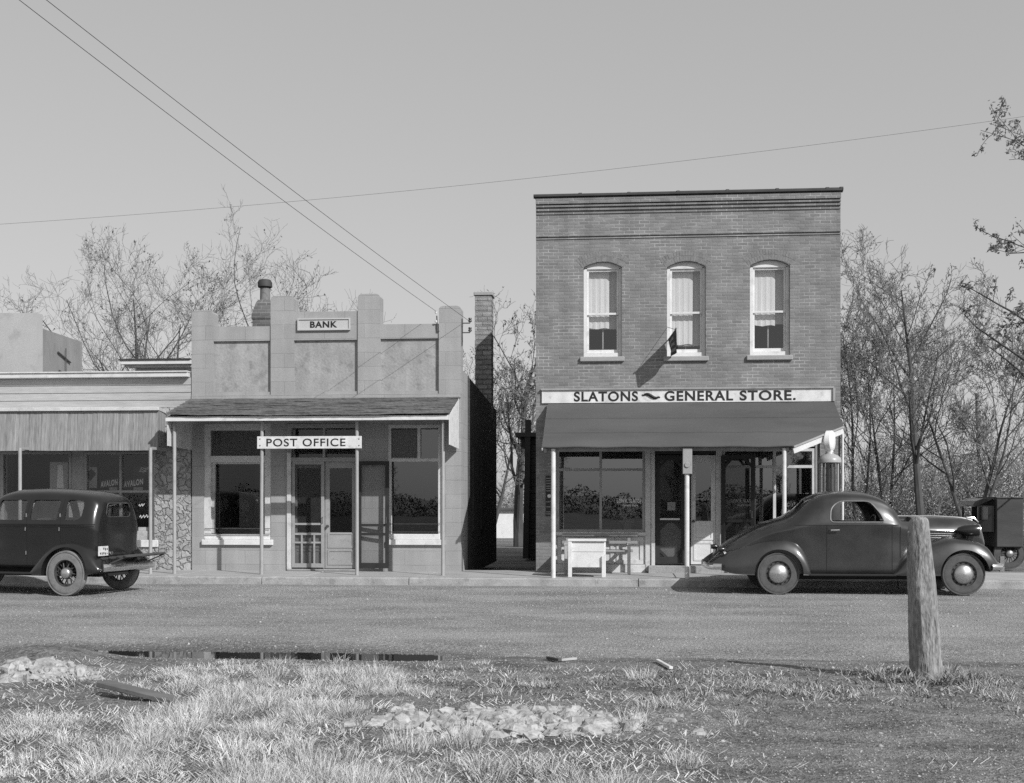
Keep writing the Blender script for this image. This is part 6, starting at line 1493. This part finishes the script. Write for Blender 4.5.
x, y = gpos(445, 712, .1); heap('rubble_edge', 'larger pale lumps at the left end of the rubble', x, y, .30, .16, 50, .12, 14, .05)
x, y = gpos(38, 668, .1); heap('stone_heap', 'pale stones heaped at the left edge of the road', x, y, .55, .35, 420, .10, 9, .13)
# plank in the grass, sticks
x0, y0 = gpos(102, 688, .12); x1, y1 = gpos(182, 698, .1)
pk = thing('fallen_plank', 'dark weathered plank lying in the dead grass at left', 'plank', ((x0 + x1) / 2, (y0 + y1) / 2, .08))
mb = MB(); mb.bar((x0, y0, hgt(x0, y0) + .10), (x1, y1, hgt(x1, y1) + .02), .13, .04); mb.build('board', M['plank'], pk, bevel=.006)
for i, (a, b, c, d, r, lab, m) in enumerate(((657, 660, 671, 671, .018, 'short pale stick lying at the road edge in the middle', 'white'), (548, 657, 560, 661, .02, 'dark short stick beside pale scraps at the road edge', 'bark'), (560, 659.5, 576, 657.5, .016, 'thin pale scrap of wood at the road edge', 'palewood'))):
    x0, y0 = gpos(a, b, .03); x1, y1 = gpos(c, d, .03); mb = MB(); mb.bar((x0, y0, hgt(x0, y0) + r + .004), (x1, y1, hgt(x1, y1) + r + .004), r * 2, r * 1.4); tag(mb.build('stick', M[m], None, bevel=.003), lab, 'stick')
# dead grass: bent blades in clumps
def blades(name, label, clumps, m, wid=(.0008, .0022), flat=0.0):
    P = []; L = []; A = []; LE = []
    for (x, y, n, rad, h, lean) in clumps:
        a = rng.uniform(0, 2 * np.pi, n); r = rad * np.sqrt(rng.random(n)); bx, by = x + r * np.cos(a), y + r * np.sin(a)
        P.append(np.stack([bx, by], 1)); L.append(h * rng.uniform(.45, 1.15, n)); A.append(a + rng.normal(0, .7, n)); LE.append(np.clip(lean * (r / rad * .8 + .25) + rng.normal(0, .18, n), .02, 1.45))
    P = np.concatenate(P); L = np.concatenate(L); A = np.concatenate(A); LE = np.concatenate(LE); n = len(P)
    Zg = np.array([hgt(a, b) for a, b in P]) - .01
    dx, dy = np.cos(A), np.sin(A); w = rng.uniform(*wid, n); sx, sy = -dy * w, dx * w
    # side vector partly random so that blades never vanish edge-on
    ra = rng.uniform(0, 2 * np.pi, n); sx, sy = np.cos(ra) * w, np.sin(ra) * w
    def pt(t, bend):
        th = LE * bend; hz = L * t * np.sin(th); vt = L * t * np.cos(th); return P[:, 0] + dx * hz, P[:, 1] + dy * hz, Zg + vt
    V = np.zeros((n, 5, 3))
    V[:, 0] = np.stack([P[:, 0] - sx, P[:, 1] - sy, Zg], 1); V[:, 1] = np.stack([P[:, 0] + sx, P[:, 1] + sy, Zg], 1)
    mx, my, mz = pt(.55, .7); V[:, 2] = np.stack([mx - sx * .8, my - sy * .8, mz], 1); V[:, 3] = np.stack([mx + sx * .8, my + sy * .8, mz], 1)
    tx, ty_, tz_ = pt(1.0, 1.05); V[:, 4] = np.stack([tx, ty_, np.maximum(tz_, Zg + .012)], 1)
    b = np.arange(n)[:, None] * 5; Fc = np.concatenate([b + np.array([[0, 1, 3]]), b + np.array([[0, 3, 2]]), b + np.array([[2, 3, 4]])], 0)
    o = np_mesh(name, V.reshape(-1, 3), Fc, m); return tag(o, label, None, None, 'stuff')
rg = random.Random(5); cl = []
def dens(px, py):
    e = lambda cx, cy, sx, sy: math.exp(-((px - cx) / sx) ** 2 - ((py - cy) / sy) ** 2)
    d = 1.0 * e(235, 690, 120, 26) + .9 * e(330, 705, 80, 26) + .8 * e(230, 738, 150, 22) + .35 * e(70, 722, 60, 22) + .22 * e(620, 716, 90, 12) + .45 * e(560, 752, 80, 9) + .12 * e(470, 680, 90, 8)
    if 372 < px < 615 and 696 < py < 744: d *= .08
    if 92 < px < 190 and 680 < py < 716: d *= .35
    if py < 672: d *= .2 if px > 400 or py < 662 else .7
    return d
tries = 0
while len(cl) < 520 and tries < 60000:
    tries += 1
    px, py = rg.uniform(-40, 1064), rg.uniform(656, 830)
    wgt = dens(px, min(py, 745)) * (1 if py < 745 else .8)
    x, y = gpos(px, py, .05)
    nn_ = .40 + 1.5 * noise.noise(Vector((x * 1.5, y * 1.5, 4)))
    if rg.random() < wgt * max(.03, nn_ * 1.5) * ((747 - 499) / (py - 499)) ** .5:
        big = rg.random()
        cl.append((x, y, int(40 + 130 * big), .03 + .11 * big, (.05 + .15 * big ** 2) * (1.0 if py > 672 else .6), rg.uniform(.6, 1.6)))
for px, py, h in ((805, 698, .26), (780, 695, .16), (915, 690, .2), (985, 690, .24), (740, 690, .12), (700, 702, .2), (660, 712, .22), (725, 722, .16), (870, 695, .18), (620, 722, .2), (960, 685, .2), (1005, 700, .25), (372, 668, .14), (340, 655, .16), (440, 662, .12), (470, 668, .13), (545, 690, .16), (505, 695, .16), (850, 672, .14), (820, 668, .12), (555, 665, .1), (730, 668, .1)):
    for q in range(3):
        x, y = gpos(px + rg.gauss(0, 9), py + rg.gauss(0, 2), .05); cl.append((x, y, 22, .06, h * .75, 1.1))
blades('dead_grass', 'clumps of pale dead grass over the verge', cl, M['straw'])
blades('dark_stalks', 'darker withered stalks mixed into the dead grass', [(x, y, max(3, n // 5), r * 1.5, h * .9, ln + .2) for x, y, n, r, h, ln in cl if rg.random() < .7], M['stalk'], (.0015, .004))
cl2 = []
for i in range(1500):
    px, py = rg.uniform(-40, 1064), rg.uniform(664, 820); x, y = gpos(px, py, .05)
    w = .22 + .6 * dens(px, min(py, 745)) + .5 * math.exp(-((px - 60) / 110) ** 2); w *= (1 - .9 * smooth(690, 760, px) * smooth(704, 716, py))
    if rg.random() < w: cl2.append((x, y, 18, .22, .16, 3.2))
blades('matted_straw', 'flattened straw lying on the verge', cl2, M['straw'], (.002, .005))
cl3 = []
for i in range(330):
    px, py = rg.uniform(640, 1040), rg.gauss(688, 12)
    if py < 668 or py > 716: continue
    x, y = gpos(px, py, .05); cl3.append((x, y, rg.randint(5, 16), .09, rg.uniform(.02, .10), 1.3))
for i in range(170):
    px, py = rg.uniform(420, 700), rg.gauss(682, 9)
    if py < 666: continue
    x, y = gpos(px, py, .05); cl3.append((x, y, 12, .07, rg.uniform(.03, .07), 1.3))
for i in range(60):
    a = rg.uniform(0, 6.28); x, y = gx + .28 * math.cos(a) * rg.uniform(.7, 1.6), gyy + .24 * math.sin(a) * rg.uniform(.7, 1.5); cl3.append((x, y, 18, .06, rg.uniform(.08, .2), 1.1))
blades('low_weeds', 'low grey green weeds round the foot of the wooden post', cl3, M['weed'], (.003, .010))
